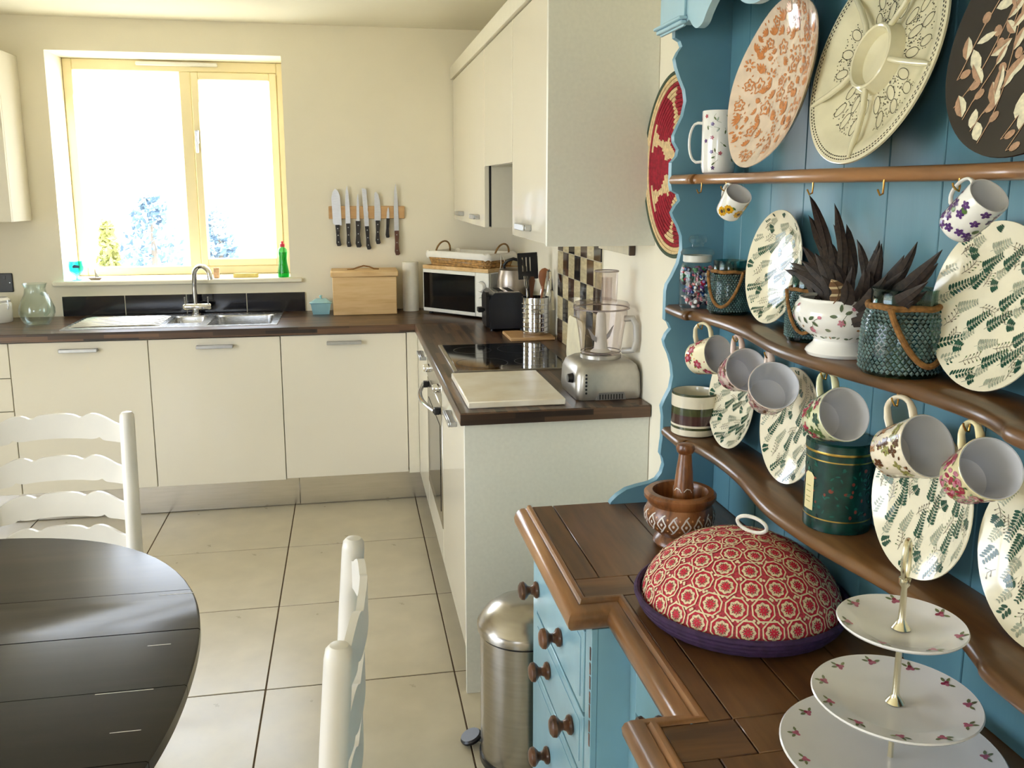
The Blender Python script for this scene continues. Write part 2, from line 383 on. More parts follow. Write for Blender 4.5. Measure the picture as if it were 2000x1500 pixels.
# garden outside
GR = pm('pale_gravel_ground', (196, 192, 176), 0.95, 0.1, 2.0)
struct('ground', GR, lambda b: b.box(-40, 40, -40, 60, -0.4, -0.155))
LEAFB = pm('flare_blue_leaf', (92, 116, 136), 0.8, 0.1, 3.0); LEAFY = pm('hazy_yellow_leaf', (150, 150, 84), 0.8, 0.1, 3.0); BARK = pm('grey_bark', (120, 110, 100), 0.9, 0.1, 10.0)  # haze and bluish lens flare are put into the leaf colours
def shrub(name, label, x, y, h, w, m, cat='tree'):
    t = thing(name, label, cat, (x, y, -0.155))
    part(t, 'trunk', BARK, lambda b: b.tube([(x, y, -0.155), (x+0.02, y, h*0.35), (x, y, h*0.8)], [0.06, 0.05, 0.015], 8))
    def lv(b):
        for _ in range(650):
            a = random.uniform(0, 2*PI); k = random.random()**0.5; zz = random.random()
            r = w*k*(0.35+0.65*math.sin(PI*min(1, 0.15+zz*0.85)))
            p = Vector((x+r*math.cos(a), y+r*math.sin(a), h*(0.22+0.78*zz))); s = random.uniform(0.03, 0.07)
            d1 = Vector((random.gauss(0, 1), random.gauss(0, 1), random.gauss(0, 1))).normalized(); d2 = d1.orthogonal().normalized()
            b.add([p-d1*s, p+d2*s*0.5, p+d1*s, p-d2*s*0.5], [(0, 1, 2, 3)], 0)
    part(t, 'foliage', m, lv, kind='stuff')
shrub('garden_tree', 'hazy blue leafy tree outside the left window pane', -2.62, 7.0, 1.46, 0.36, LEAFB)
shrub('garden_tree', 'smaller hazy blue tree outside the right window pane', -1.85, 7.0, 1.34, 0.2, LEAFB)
shrub('garden_shrub', 'yellow flowering shrub outside the left window pane', -3.13, 7.0, 1.2, 0.13, LEAFY, 'shrub')

# ------------------------------------------------------------------ kitchen units
def bar_handle(parent, name, c, along, out, L=0.165, h=0.016):
    """flat bar pull on two returns; along/out are unit axes"""
    a = Vector(along); o = Vector(out); c = Vector(c); M = frame(c, (0, 0, 1), a)
    y = Vector((0, 0, 1)).cross(a); sg = 1 if y.dot(o) > 0 else -1
    def fn(b):
        def bb(x0, x1, d0, d1, z0, z1):
            y0, y1 = sorted((d0*sg, d1*sg)); b.box(x0, x1, y0, y1, z0, z1, 0, 0.0015, M)
        bb(-L/2, L/2, 0.022, 0.028, -h/2, h/2); bb(-L/2, -L/2+0.008, 0, 0.022, -h/2, h/2); bb(L/2-0.008, L/2, 0, 0.022, -h/2, h/2)
        bb(-L/2+0.008, L/2-0.008, 0.004, 0.022, h/2-0.003, h/2)
    return part(parent, name, NICKEL, fn)
SE = [-0.0554-0.6*i for i in range(5)]
ZB, ZD = 0.15, 0.866
def base_unit(label, x0, x1, kind='door', droop=0.0):
    t = thing('base_cabinet', label, 'cabinet', ((x0+x1)/2, 0.3, 0.0), group='cabinets under the window worktop')
    part(t, 'carcass', CARC, lambda b: b.box(x0+0.001, x1-0.001, 0.024, 0.56, ZB, 0.735 if 'bowls' in label else 0.868))
    if kind == 'door':
        d = part(t, 'door', GLOSSDOOR, lambda b: b.box(x0+0.0018, x1-0.0018, 0.0, 0.02, ZB-droop, ZD, 0, 0.0015))
        bar_handle(d, 'handle', ((x0+x1)/2, 0.0, 0.828), (1, 0, 0), (0, -1, 0))
    else:
        for z0, z1 in ((ZB, 0.548), (0.551, 0.704), (0.707, ZD)):
            d = part(t, 'drawer', GLOSSDOOR, lambda b: b.box(x0+0.0018, x1-0.0018, 0.0, 0.02, z0, z1, 0, 0.0015))
            bar_handle(d, 'handle', ((x0+x1)/2, 0.0, z1-0.04), (1, 0, 0), (0, -1, 0))
base_unit('cream gloss drawer cabinet at the left end below the glass jug', SE[4], SE[3], 'drawer')
base_unit('cream gloss cabinet below the ridged sink drainer', SE[3], SE[2])
base_unit('cream gloss cabinet below the sink bowls and mixer tap', SE[2], SE[1])
base_unit('cream gloss cabinet below the wooden bread bin', SE[1], SE[0], droop=-0.006)
cp = struct('trim_3', CARC, lambda b: b.box(SE[0]+0.002, 0.0, 0.0, 0.02, ZB, 0.868, 0, 0.001), 'cream corner post between the two runs of cabinets')
struct('trim_4', PLINTH, lambda b: b.box(-2.46, -0.598, 0.05, 0.064, 0.003, 0.147, 0, 0.001), 'left length of brushed steel plinth under the window cabinets')
struct('trim_5', PLINTH, lambda b: b.box(-0.5965, 0.06, 0.05, 0.064, 0.003, 0.145, 0, 0.001), 'right length of brushed steel plinth under the window cabinets')
struct('trim_6', PLINTH, lambda b: b.box(0.06, 0.074, -1.78, 0.049, 0.003, 0.147, 0, 0.001), 'brushed steel plinth under the oven run')

# right run: corner door, oven, end door, end panel
t = thing('base_cabinet', 'narrow cream gloss corner cabinet left of the oven', 'cabinet', (0.3, -0.27, 0), group='cabinets of the oven run')
part(t, 'carcass', CARC, lambda b: b.box(0.024, 0.55, -0.53, -0.03, ZB, 0.868))
d = part(t, 'door', GLOSSDOOR, lambda b: b.box(0.0, 0.02, -0.533, -0.003, ZB, ZD, 0, 0.0015))
bar_handle(d, 'handle', (0.0, -0.385, 0.822), (0, 1, 0), (-1, 0, 0))
ov = thing('built_in_oven', 'stainless steel built-in oven with bowed bar handle', 'oven', (0.3, -0.83, ZB))
part(ov, 'body', DARKGAP, lambda b: b.box(0.024, 0.55, -1.128, -0.54, ZB, 0.868))
OVS = pm('oven_steel', (176, 172, 164), 0.22, 0.04, 20.0, metal=1.0)
part(ov, 'control_panel', OVS, lambda b: b.box(-0.002, 0.022, -1.130, -0.537, 0.765, ZD, 0, 0.002))
odoor = part(ov, 'oven_door', OVS, lambda b: b.box(-0.002, 0.022, -1.130, -0.537, 0.285, 0.76, 0, 0.003))
part(odoor, 'oven_window', BLACKGLASS, lambda b: b.box(-0.004, -0.002, -1.08, -0.59, 0.34, 0.68))
part(ov, 'drawer_front', GLOSSDOOR, lambda b: b.box(0.0, 0.02, -1.131, -0.536, ZB, 0.28, 0, 0.0015))
def ohandle(b):
    pts = [(-0.022-0.034*math.sin(PI*i/12), -1.075+0.49*i/12, 0.735) for i in range(13)]
    b.tube(pts, 0.010, 10, 0, flat=0.8)
part(odoor, 'handle', CHROME, ohandle)
for y in (-1.07, -0.59):
    part(odoor, 'handle_mount', BLACKPL, lambda b: b.box(-0.024, -0.002, y-0.014, y+0.014, 0.722, 0.748, 0, 0.003))
for y in (-1.035, -0.64):
    part(ov, 'knob', CHROME, lambda b: b.lathe([(0, 0.024), (0.013, 0.024), (0.016, 0.02), (0.018, 0), (0, 0)][::-1], 20, 0, frame((-0.002, y, 0.815), (-1, 0, 0), (0, 0, 1))))
t = thing('base_cabinet', 'cream gloss cabinet at the end of the oven run beside the marble board', 'cabinet', (0.3, -1.45, 0), group='cabinets of the oven run')
part(t, 'carcass', CARC, lambda b: b.box(0.024, 0.55, -1.77, -1.135, ZB, 0.868))
d = part(t, 'door', GLOSSDOOR, lambda b: b.box(0.0, 0.02, -1.7685, -1.1345, ZB, ZD, 0, 0.0015))
bar_handle(d, 'handle', (0.0, -1.52, 0.822), (0, 1, 0), (-1, 0, 0))
b = MB(); b.box(0.0, XR-0.002, -1.79, -1.772, 0.0, 0.870, 0, 0.001)
b.build('end_panel', ENDP, label='tall pale end panel closing the oven run beside the pedal bin', cat='panel')

# worktops
wt = thing('worktop', 'dark butcher-block worktop along the window wall with the sink in it', 'worktop', (-1.2, 0.28, 0.872))
SX0, SX1, SY0, SY1 = -1.655, -0.672, 0.075, 0.525
def wtop(b):
    for x0, x1, y0, y1 in ((-2.46, SX0+0.02, -0.014, YB-0.003), (SX1-0.02, XR-0.003, -0.014, YB-0.003), (SX0+0.02, SX1-0.02, -0.014, SY0+0.02), (SX0+0.02, SX1-0.02, SY1-0.02, YB-0.003)):
        b.box(x0, x1, y0, y1, 0.872, 0.910)
    b.tube([(-2.46, -0.0135, 0.9075), (-0.014, -0.0135, 0.9075)], 0.0025, 6)
part(wt, 'top', WT_X, wtop)
wr = thing('worktop', 'dark butcher-block worktop of the oven run with the hob in it', 'worktop', (0.28, -0.9, 0.872))
def wtop2(b):
    b.box(-0.014, XR-0.003, -1.8048, -0.016, 0.872, 0.9102, 0, 0.003)
part(wr, 'top', WT_Y, wtop2)
part(wr, 'end_edging', WT_X, lambda b: b.box(-0.0135, XR-0.004, -1.8066, -1.8049, 0.8725, 0.9085, 0, 0.0006))

# tile upstand behind the sink
up_ = thing('tile_upstand', 'low row of glossy black tiles behind the sink', 'tiles', (-1.17, 0.57, 0.911))
UPT = pm('glossy_black_tile', (22, 20, 28), 0.12, 0.15, 60.0)
part(up_, 'grout_line', pm('pale_grout', (214, 208, 190), 0.8), lambda b: b.box(-1.776, -0.557, 0.5662, 0.5745, 0.912, 1.0125))
for k in range(4):
    x0 = -1.777+0.3052*k; part(up_, 'tile', UPT, lambda b: b.box(x0+0.0012, x0+0.3022, 0.5638, 0.5660, 0.9115, 1.013, 0, 0.0006))

# sink
sk = thing('sink', 'stainless steel inset sink with ridged drainer and one and a half bowls', 'sink', (-1.16, 0.3, 0.91))
def bowl(b, x0, x1, y0, y1, zt, zb, r=0.03):
    def ring(ins, z):
        pts = []
        for cx, cy, a0 in ((x1-ins-r, y1-ins-r, 0), (x0+ins+r, y1-ins-r, PI/2), (x0+ins+r, y0+ins+r, PI), (x1-ins-r, y0+ins+r, 1.5*PI)):
            for i in range(5): pts.append((cx+r*math.cos(a0+PI/2*i/4), cy+r*math.sin(a0+PI/2*i/4), z))
        return pts
    rs = [ring(-0.004, zt), ring(0.003, zt-0.006), ring(0.012, zb+0.02), ring(0.03, zb)]
    n = 20; vs = sum(rs, []); fs = []
    for k in range(3):
        for i in range(n): fs.append((k*n+i, (k+1)*n+i, (k+1)*n+(i+1) % n, k*n+(i+1) % n))
    fs.append(tuple(3*n+i for i in range(n))); b.add(vs, fs, 0)
def sink_top(b):
    zt = 0.9135
    for x0, x1, y0, y1 in ((SX0, SX1, SY0, 0.105), (SX0, SX1, 0.455, SY1), (SX0, -1.205, 0.105, 0.455), (-1.045, -1.005, 0.105, 0.455), (-0.705, SX1, 0.105, 0.455)):
        b.box(x0, x1, y0, y1, 0.9095, zt, 0, 0.0008)
    b.box(-1.205, -1.045, 0.105, 0.20, 0.9095, zt, 0, 0.0008)
part(sk, 'rim', STEEL, sink_top)
part(sk, 'half_bowl', STEEL, lambda b: bowl(b, -1.205, -1.045, 0.20, 0.455, 0.9125, 0.80))
part(sk, 'main_bowl', STEEL, lambda b: bowl(b, -1.005, -0.705, 0.105, 0.455, 0.9125, 0.745, 0.045))
for k in range(8):
    yy = 0.135+k*0.042
    part(sk, 'drainer_ridge', STEEL, lambda b: b.tube([(-1.63, yy, 0.9125), (-1.60, yy, 0.917), (-1.26, yy, 0.917), (-1.225, yy, 0.9125)], 0.0058, 8))
part(sk, 'waste', CHROME, lambda b: b.lathe([(0, 0.747), (0.03, 0.747), (0.034, 0.7455)], 24, 0, T(-0.855, 0.28, 0)))
tp = thing('mixer_tap', 'chrome swan-neck mixer tap with two lever handles', 'tap', (-1.111, 0.49, 0.9135))
part(tp, 'body', CHROME, lambda b: b.lathe([(0, 0.9135), (0.025, 0.9135), (0.025, 0.92), (0.017, 0.926), (0.017, 0.962), (0, 0.962)], 24, 0, T(-1.111, 0.49, 0)))
part(tp, 'crossbar', CHROME, lambda b: b.tube([(-1.172, 0.485, 0.957), (-1.165, 0.485, 0.957), (-1.04, 0.485, 0.957), (-1.033, 0.485, 0.957)], [0.012, 0.017, 0.017, 0.012], 18))
part(tp, 'spout', CHROME, lambda b: b.tube([(-1.111, 0.488, 0.96), (-1.112, 0.488, 1.05), (-1.108, 0.482, 1.10)] + [(-1.062-0.045*math.cos(a), 0.475-0.03*(1-math.cos(a))*1.4, 1.118+0.052*math.sin(a)) for a in [0.2+0.26*i for i in range(11)]] + [(-1.016, 0.392, 1.105)], 0.0125, 14))
for x in (-1.16, -1.046):
    h = part(tp, 'lever', CHROME, lambda b: b.tube([(x, 0.476, 0.972), (x, 0.470, 1.008)], [0.0035, 0.0045], 10))

# ------------------------------------------------------------------ wall cabinets
XU, ZU, ZUT = 0.2527, 1.398, 2.130
def wall_unit(name, label, y0, y1, z0, hy, hz=0.04):
    t = thing('wall_cabinet', label, 'cabinet', (0.41, (y0+y1)/2, z0), group='wall cabinets above the oven run')
    part(t, 'carcass', CARC, lambda b: b.box(XU+0.030, XR-0.001, y0+0.001, y1-0.001, z0, ZUT))
    part(t, 'gap_shade', DARKGAP, lambda b: b.box(XU+0.021, XU+0.0295, y0+0.006, y1-0.006, z0+0.004, ZUT-0.004))  # dark sheet that draws the shade in the gap behind the door
    d = part(t, 'door', GLOSSDOOR, lambda b: b.box(XU, XU+0.020, y0+0.0018, y1-0.0018, z0, ZUT-0.003, 0, 0.0015))
    if hy is not None:
        for k in hy: bar_handle(d, 'handle', (XU, k, z0+hz), (0, 1, 0), (-1, 0, 0), L=0.15, h=0.02)
    return t
wall_unit('a', 'cream gloss wall cabinet in the corner above the microwave', -0.553, YB-0.012, ZU, (0.21, -0.33))
wall_unit('b', 'short cream gloss wall cabinet bridging over the hob', -1.197, -0.557, 1.652, None)
wall_unit('c', 'cream gloss wall cabinet at the near end reflecting light above the food processor', -1.768, -1.201, ZU, (-1.46,))
b = MB(); b.box(XU-0.006, XR-0.001, -1.790, -1.7705, ZU-0.004, ZC-0.002, 0, 0.001)
b.build('end_panel', ENDP, label='pale end panel of the wall cabinets below the ceiling', cat='panel')
b = MB(); b.box(XU-0.012, XU+0.008, -1.769, YB-0.012, ZUT+0.002, 2.197, 0, 0.0015); b.box(XU+0.008, XR-0.002, -1.769, YB-0.012, ZUT+0.004, 2.19)
b.build('cornice', CARC, label='plain cream cornice strip along the top of the wall cabinets', cat='cornice')
b = MB(); b.box(0.45, XR-0.003, -1.20, -0.56, 1.40, 1.649, 0, 0.002)
b.build('extractor_hood', STEEL, label='steel extractor hood recessed under the short wall cabinet', cat='hood')
lc = thing('wall_cabinet', 'cream wall cabinet at the left edge beside the window', 'cabinet', (-2.1, 0.43, 1.403))
part(lc, 'carcass', GLOSSDOOR, lambda b: b.box(-2.48, -1.886, 0.31, YB-0.001, 1.403, 2.197, 0, 0.001))
d = part(lc, 'door', GLOSSDOOR, lambda b: b.box(-2.48, -1.886, 0.288, 0.308, 1.403, 2.197, 0, 0.0015))
bar_handle(d, 'handle', (-2.18, 0.288, 1.443), (1, 0, 0), (0, -1, 0))
ul = thing('under_cabinet_light', 'slim strip light with a dark end cap under the near wall cabinet', 'light', (0.555, -1.42, 1.352))
part(ul, 'body', pm('beige_light_body', (206, 196, 168), 0.4), lambda b: b.box(0.556, XR-0.001, -1.600, -1.25, 1.352, 1.391, 0, 0.002))
part(ul, 'end_cap', pm('brown_plastic', (70, 52, 38), 0.4), lambda b: b.box(0.555, XR-0.0015, -1.612, -1.601, 1.351, 1.392, 0, 0.002))

# checkered glass tiles behind the hob
sb = thing('tile_splashback', 'checkered black and cream glass tile splashback behind the hob', 'tiles', (0.57, -0.9, 0.911))
part(sb, 'grout_bed', pm('cream_grout', (232, 224, 200), 0.8), lambda b: b.box(XR-0.003, XR-0.0005, -1.246, -0.574, 0.9115, 1.397))
TB = pm('black_glass_tile', (26, 22, 22), 0.08, 0.3, 30.0, stretch=(1, 1, 6)); TBR = pm('dark_brown_glass_tile', (70, 52, 42), 0.1, 0.3, 30.0, stretch=(1, 1, 8)); TC_ = pm('cream_glass_tile', (206, 190, 150), 0.1, 0.12, 24.0, stretch=(1, 1, 5))
for rI in range(5):
    for cI in range(7):
        y1 = -0.577-0.0955*cI; z1 = 1.396-0.0975*rI
        dark = (rI+cI) % 2 == 0
        m = (TB if (cI*3+rI) % 4 else TBR) if dark else TC_
        part(sb, 'tile', m, lambda b: b.box(XR-0.0085, XR-0.0032, y1-0.0935, y1, max(0.912, z1-0.095), z1, 0, 0.0008))

# hob
hb = thing('ceramic_hob', 'black glass ceramic hob with steel edge strip', 'hob', (0.26, -0.945, 0.91))
part(hb, 'glass_top', BLACKGLASS, lambda b: b.box(0.052, 0.472, -1.218, -0.672, 0.9105, 0.9165, 0, 0.0015))
part(hb, 'steel_strip', pm('hob_trim', (176, 168, 152), 0.35, metal=0.8), lambda b: b.box(0.036, 0.0515, -1.222, -0.668, 0.9105, 0.9175, 0, 0.001))
part(hb, 'steel_strip', pm('hob_trim', (176, 168, 152), 0.35, metal=0.8), lambda b: b.box(0.052, 0.472, -1.222, -1.2185, 0.9105, 0.917, 0, 0.0005))
for x, y, r in ((0.16, -0.81, 0.075), (0.16, -1.08, 0.095), (0.36, -0.81, 0.095), (0.36, -1.08, 0.075)):
    part(hb, 'cooking_zone', pm('zone_print', (60, 60, 62), 0.3), lambda b: b.lathe([(r, 0.9167), (r+0.002, 0.9167)], 48, 0, T(x, y, 0)))

# ------------------------------------------------------------------ things on the window side
# knives
part_strip = MB(); part_strip.box(-0.418, -0.016, YB-0.018, YB-0.001, 1.402, 1.469, 0, 0.003)
part_strip.build('knife_rack', BEECHD, label='wooden magnetic knife rack on the wall above the bread bin', cat='knife rack')
BLADE = pm('knife_steel', (216, 220, 234), 0.3, 0.04, 40.0, metal=1.0, stretch=(1, 1, 6)); KH = pm('black_knife_handle', (34, 28, 28), 0.4, 0.1, 60.0); KHB = wood('brown_knife_handle', [(70, 34, 24), (96, 52, 36)], axis=2, grain=30, rough=0.4)
def knife(label, x, ztip, zneck, zend, bw, hw, shape, tilt=0.0, hm=None, rivets=3):
    t = thing('kitchen_knife', label, 'knife', (x, YB-0.02, zend), group='kitchen knives on the magnetic rack')
    M = T(x, 0, zneck) @ Matrix.Rotation(tilt, 4, 'Y') @ T(-x, 0, -zneck)
    L = ztip-zneck
    if shape == 'chef': pl = [(-bw/2, 0), (bw/2, 0), (bw/2, L*0.35), (bw*0.36, L*0.7), (bw*0.1, L*0.92), (-bw*0.3, L), (-bw/2, L*0.94)]
    elif shape == 'santoku': pl = [(-bw/2, 0.012), (-bw*0.2, 0), (bw/2, 0), (bw/2, L*0.8), (bw*0.3, L*0.93), (0, L), (-bw*0.3, L*0.92), (-bw/2, L*0.75)]
    elif shape == 'bread': pl = [(-bw/2, 0), (bw/2, 0)] + [(bw/2+(0.0012 if i % 2 else -0.0012), L*(0.1+0.085*i)) for i in range(10)] + [(bw*0.5, L*0.97), (-bw*0.5, L)]
    else: pl = [(-bw/2, 0), (bw/2, 0), (bw*0.42, L*0.5), (bw*0.25, L*0.8), (0, L), (-bw*0.3, L*0.85), (-bw*0.48, L*0.5)]
    part(t, 'blade', BLADE, lambda b: b.prism([(x+u, zneck+v) for u, v in pl], YB-0.0215, YB-0.0185, 'y', 0, M))
    hl = zneck-zend
    def hnd(b):
        pr = [(-hw*0.5, 0.004), (hw*0.5, 0.004), (hw*0.52, -hl*0.2), (hw*0.38, -hl*0.5), (hw*0.5, -hl*0.8), (hw*0.7, -hl*0.94), (hw*0.4, -hl), (-hw*0.3, -hl), (-hw*0.55, -hl*0.85), (-hw*0.42, -hl*0.5)]
        b.prism([(x+u, zneck+v) for u, v in pr], YB-0.029, YB-0.011, 'y', 0, M)
    h = part(t, 'handle', hm or KH, hnd)
    for k in range(rivets):
        zz = zneck-hl*(0.14+0.33*k); part(h, 'rivet', NICKEL, lambda b: b.lathe([(0, 0.0012), (0.0028, 0.0012), (0.0032, 0)], 10, 0, M @ frame((x, YB-0.029, zz), (0, -1, 0), (0, 0, 1))))
knife('broad santoku knife, leftmost on the rack', -0.374, 1.562, 1.367, 1.258, 0.046, 0.022, 'santoku', -0.03)
knife('long slim pointed knife second from the left on the rack', -0.318, 1.578, 1.374, 1.253, 0.026, 0.021, 'slim')
knife('short thin boning knife with a bulging black handle', -0.265, 1.536, 1.387, 1.250, 0.016, 0.026, 'slim', 0.02)
knife('long narrow bread knife with a square tip', -0.219, 1.565, 1.359, 1.238, 0.024, 0.021, 'bread', -0.05)
knife('triangular chef knife third from the right on the rack', -0.161, 1.545, 1.389, 1.267, 0.034, 0.022, 'chef', 0.02)
knife('tiny paring knife, smallest on the rack', -0.106, 1.465, 1.400, 1.300, 0.015, 0.017, 'slim', 0.06, rivets=0)
knife('longest carving knife with a reddish brown handle, rightmost on the rack', -0.061, 1.588, 1.334, 1.206, 0.026, 0.023, 'slim', 0.0, KHB)

# bread bin
bb = thing('bread_bin', 'pale beech bread bin with a rope handle on its lid', 'bread bin', (-0.243, 0.45, 0.91))
part(bb, 'body', BEECH, lambda b: b.box(-0.408, -0.078, 0.352, 0.545, 0.9105, 1.110, 0, 0.003))
part(bb, 'lid', BEECH, lambda b: b.box(-0.416, -0.068, 0.345, 0.552, 1.110, 1.140, 0, 0.004))
part(bb, 'rope_handle', pm('jute_rope', (150, 108, 60), 0.9, 0.2, 200), lambda b: b.tube([(-0.33, 0.44, 1.1405), (-0.30, 0.44, 1.143), (-0.275, 0.44, 1.152), (-0.245, 0.44, 1.160), (-0.215, 0.44, 1.155), (-0.19, 0.44, 1.144), (-0.165, 0.44, 1.1415)], 0.004, 8))
# butter dish
bd = thing('butter_dish', 'small pale blue lidded butter dish left of the bread bin', 'dish', (-0.472, 0.44, 0.91))
BLUEC = pm('pale_blue_enamel', (150, 196, 208), 0.2, 0.04, 20.0, coat=0.3)
def taper(b, cx, cy, z0, z1, a0, b0, a1, b1, mi=0):
    vs = [(cx-a0, cy-b0, z0), (cx+a0, cy-b0, z0), (cx+a0, cy+b0, z0), (cx-a0, cy+b0, z0), (cx-a1, cy-b1, z1), (cx+a1, cy-b1, z1), (cx+a1, cy+b1, z1), (cx-a1, cy+b1, z1)]
    b.add(vs, [(3, 2, 1, 0), (4, 5, 6, 7), (0, 1, 5, 4), (1, 2, 6, 5), (2, 3, 7, 6), (3, 0, 4, 7)], mi)
part(bd, 'dish', BLUEC, lambda b: taper(b, -0.472, 0.44, 0.9105, 0.968, 0.042, 0.032, 0.052, 0.04))
lid = part(bd, 'lid', BLUEC, lambda b: (b.box(-0.530, -0.414, 0.396, 0.484, 0.968, 0.976, 0, 0.003), taper(b, -0.472, 0.44, 0.976, 0.992, 0.050, 0.038, 0.026, 0.018)))
part(lid, 'knob', BLUEC, lambda b: b.lathe([(0.005, 0.992), (0.005, 0.998), (0.009, 1.003), (0.006, 1.009), (0, 1.010)], 14, 0, T(-0.472, 0.44, 0)))
# kitchen roll
kr = thing('kitchen_roll', 'white kitchen paper roll standing beside the microwave', 'paper roll', (0.003, 0.47, 0.91))
part(kr, 'paper', pm('white_paper', (236, 232, 220), 0.95, 0.02, 50, bump=0.2, bscale=120), lambda b: b.lathe([(0.019, 0.9125), (0.043, 0.9125), (0.0435, 1.0), (0.043, 1.175), (0.019, 1.177), (0.019, 0.9125)], 36, 0, T(0.003, 0.47, 0)))
part(kr, 'base', BLACKPL, lambda b: b.lathe([(0, 0.9105), (0.036, 0.9105), (0.036, 0.9123), (0, 0.9123)], 28, 0, T(0.003, 0.47, 0)))
# microwave, turned across the corner
MWD = Vector((0.264, -0.302, 0)).normalized(); MWN = Vector((MWD.y, -MWD.x, 0))       # along the front, out of the front
def mwM(): 
    m = Matrix((MWD, -MWN, Vector((0, 0, 1)))).transposed().to_4x4(); m.translation = (0.062, 0.385, 0.91); return m
MW = mwM()
mw = thing('microwave_oven', 'white microwave oven with a black glass door set across the corner', 'microwave', (0.24, 0.3, 0.91))
def mpart(p, n, m, fn): 
    b = MB(MW); fn(b); return b.build(n, m, p)
W_, H_, D_ = 0.455, 0.236, 0.255
mpart(mw, 'body', WHITEPL, lambda b: b.box(0, W_, 0.012, D_, 0.012, H_, 0, 0.004))
mdoor = mpart(mw, 'door', WHITEPL, lambda b: b.box(0.0, 0.366, 0.0, 0.0115, 0.012, H_, 0, 0.003))
mpart(mdoor, 'door_glass', BLACKGLASS, lambda b: b.box(0.008, 0.364, -0.0015, 0.0, 0.032, H_-0.018))
mpart(mw, 'control_panel', WHITEPL, lambda b: b.box(0.3675, W_, 0.0, 0.0115, 0.012, H_, 0, 0.003))
for zz in (0.165, 0.085):
    k = mpart(mw, 'dial', WHITEPL, lambda b: b.lathe([(0, 0.018), (0.02, 0.018), (0.024, 0.014), (0.026, 0.0)][::-1], 24, 0, frame((0.411, 0.0, zz), (0, -1, 0), (0, 0, 1))))
    mpart(k, 'dial_ring', NICKEL, lambda b: b.lathe([(0.026, 0.0012), (0.030, 0.0012)], 28, 0, frame((0.411, 0.0, zz), (0, -1, 0), (0, 0, 1))))
for x in (0.03, W_-0.03):
    for y in (0.03, D_-0.03): mpart(mw, 'foot', BLACKPL, lambda b: b.lathe([(0, 0.0005), (0.012, 0.0005), (0.012, 0.012), (0, 0.012)], 12, 0, T(x, y, 0)))
MW = MW @ Matrix.Diagonal((1.13, 1.0, 1.0, 1.0))
tr = thing('wooden_tray', 'thin pale wooden tray under the wicker basket', 'tray', (0.24, 0.3, 1.147))
def tray_f(b):
    b.box(0.0, 0.40, 0.0, D_, H_+0.001, H_+0.008, 0, 0.001)
    b.box(0.0, 0.40, 0.0, 0.008, H_+0.008, H_+0.020, 0, 0.001); b.box(0.0, 0.40, D_-0.008, D_, H_+0.008, H_+0.020, 0, 0.001)
    b.box(0.0, 0.008, 0.008, D_-0.008, H_+0.008, H_+0.020, 0, 0.001); b.box(0.392, 0.40, 0.008, D_-0.008, H_+0.008, H_+0.020, 0, 0.001)
mpart(tr, 'tray_body', BEECH, tray_f)
# wicker basket with a white lining
WICK = pm('wicker', (196, 152, 92), 0.7, 0.25, 60.0, bump=0.4, bscale=120); CLOTH = pm('white_cotton', (240, 236, 228), 0.95, 0.02, 30.0, bump=0.25, bscale=90)
bk = thing('wicker_basket', 'lined wicker basket with twig handles on the microwave', 'basket', (0.24, 0.3, 1.16))
bz = H_+0.010
def rrect(x0, x1, y0, y1, r, n=5):
    pts = []
    for cx, cy, a0 in ((x1-r, y1-r, 0), (x0+r, y1-r, PI/2), (x0+r, y0+r, PI), (x1-r, y0+r, 1.5*PI)):
        for i in range(n+1): pts.append((cx+r*math.cos(a0+PI/2*i/n), cy+r*math.sin(a0+PI/2*i/n)))
    return pts
mpart(bk, 'base', WICK, lambda b: b.prism(rrect(0.03, 0.37, 0.03, D_-0.025, 0.02), bz, bz+0.006, 'z'))
for k in range(6):
    g = 0.0025*k
    mpart(bk, 'wicker_strand', WICK, lambda b: b.tube([(px_+0.0022*math.sin(i*2.4+k*PI), py_+0.0022*math.cos(i*2.4+k*PI), bz+0.008+0.0095*k+0.0016*math.sin(i*1.3+k*PI)) for i, (px_, py_) in enumerate([q for a, c in zip(rrect(0.03-g, 0.37+g, 0.03-g, D_-0.025+g, 0.025, 2), rrect(0.03-g, 0.37+g, 0.03-g, D_-0.025+g, 0.025, 2)[1:]+rrect(0.03-g, 0.37+g, 0.03-g, D_-0.025+g, 0.025, 2)[:1]) for q in [(a[0]+(c[0]-a[0])*s/6, a[1]+(c[1]-a[1])*s/6) for s in range(6)]])], 0.0052, 6, closed=True))
def lining(b):
    outer = rrect(0.006, 0.394, 0.010, D_-0.004, 0.03); n = len(outer)
    rows = []
    for dz, ins in ((0.050, -0.002), (0.057, -0.005), (0.066, -0.006), (0.080, -0.002), (0.084, 0.008), (0.078, 0.016), (0.03, 0.03)):
        row = []
        for i, (x, y) in enumerate(outer):
            cx, cy = 0.2, D_/2; d = math.hypot(x-cx, y-cy); k = (d-ins)/d
            row.append((cx+(x-cx)*k, cy+(y-cy)*k, bz+dz+0.0035*math.sin(i*1.9)+(0.006*math.sin(i*0.9) if dz < 0.05 else 0)))
        rows.append(row)
    vs = sum(rows, []); fs = [(k*n+i, k*n+(i+1) % n, (k+1)*n+(i+1) % n, (k+1)*n+i) for k in range(6) for i in range(n)]
    fs.append(tuple(6*n+i for i in range(n))); b.add(vs, fs, 0)
mpart(bk, 'cloth_lining', CLOTH, lining)
TWIG = pm('dark_twig', (140, 104, 54), 0.7, 0.2, 90)
for x in (0.02, 0.38):
    mpart(bk, 'handle', TWIG, lambda b: b.tube([(x+0.012*math.sin(a), 0.135-0.055*math.cos(a), bz+0.075+0.055*math.sin(a)) for a in [PI*i/12 for i in range(13)]], 0.0045, 8))
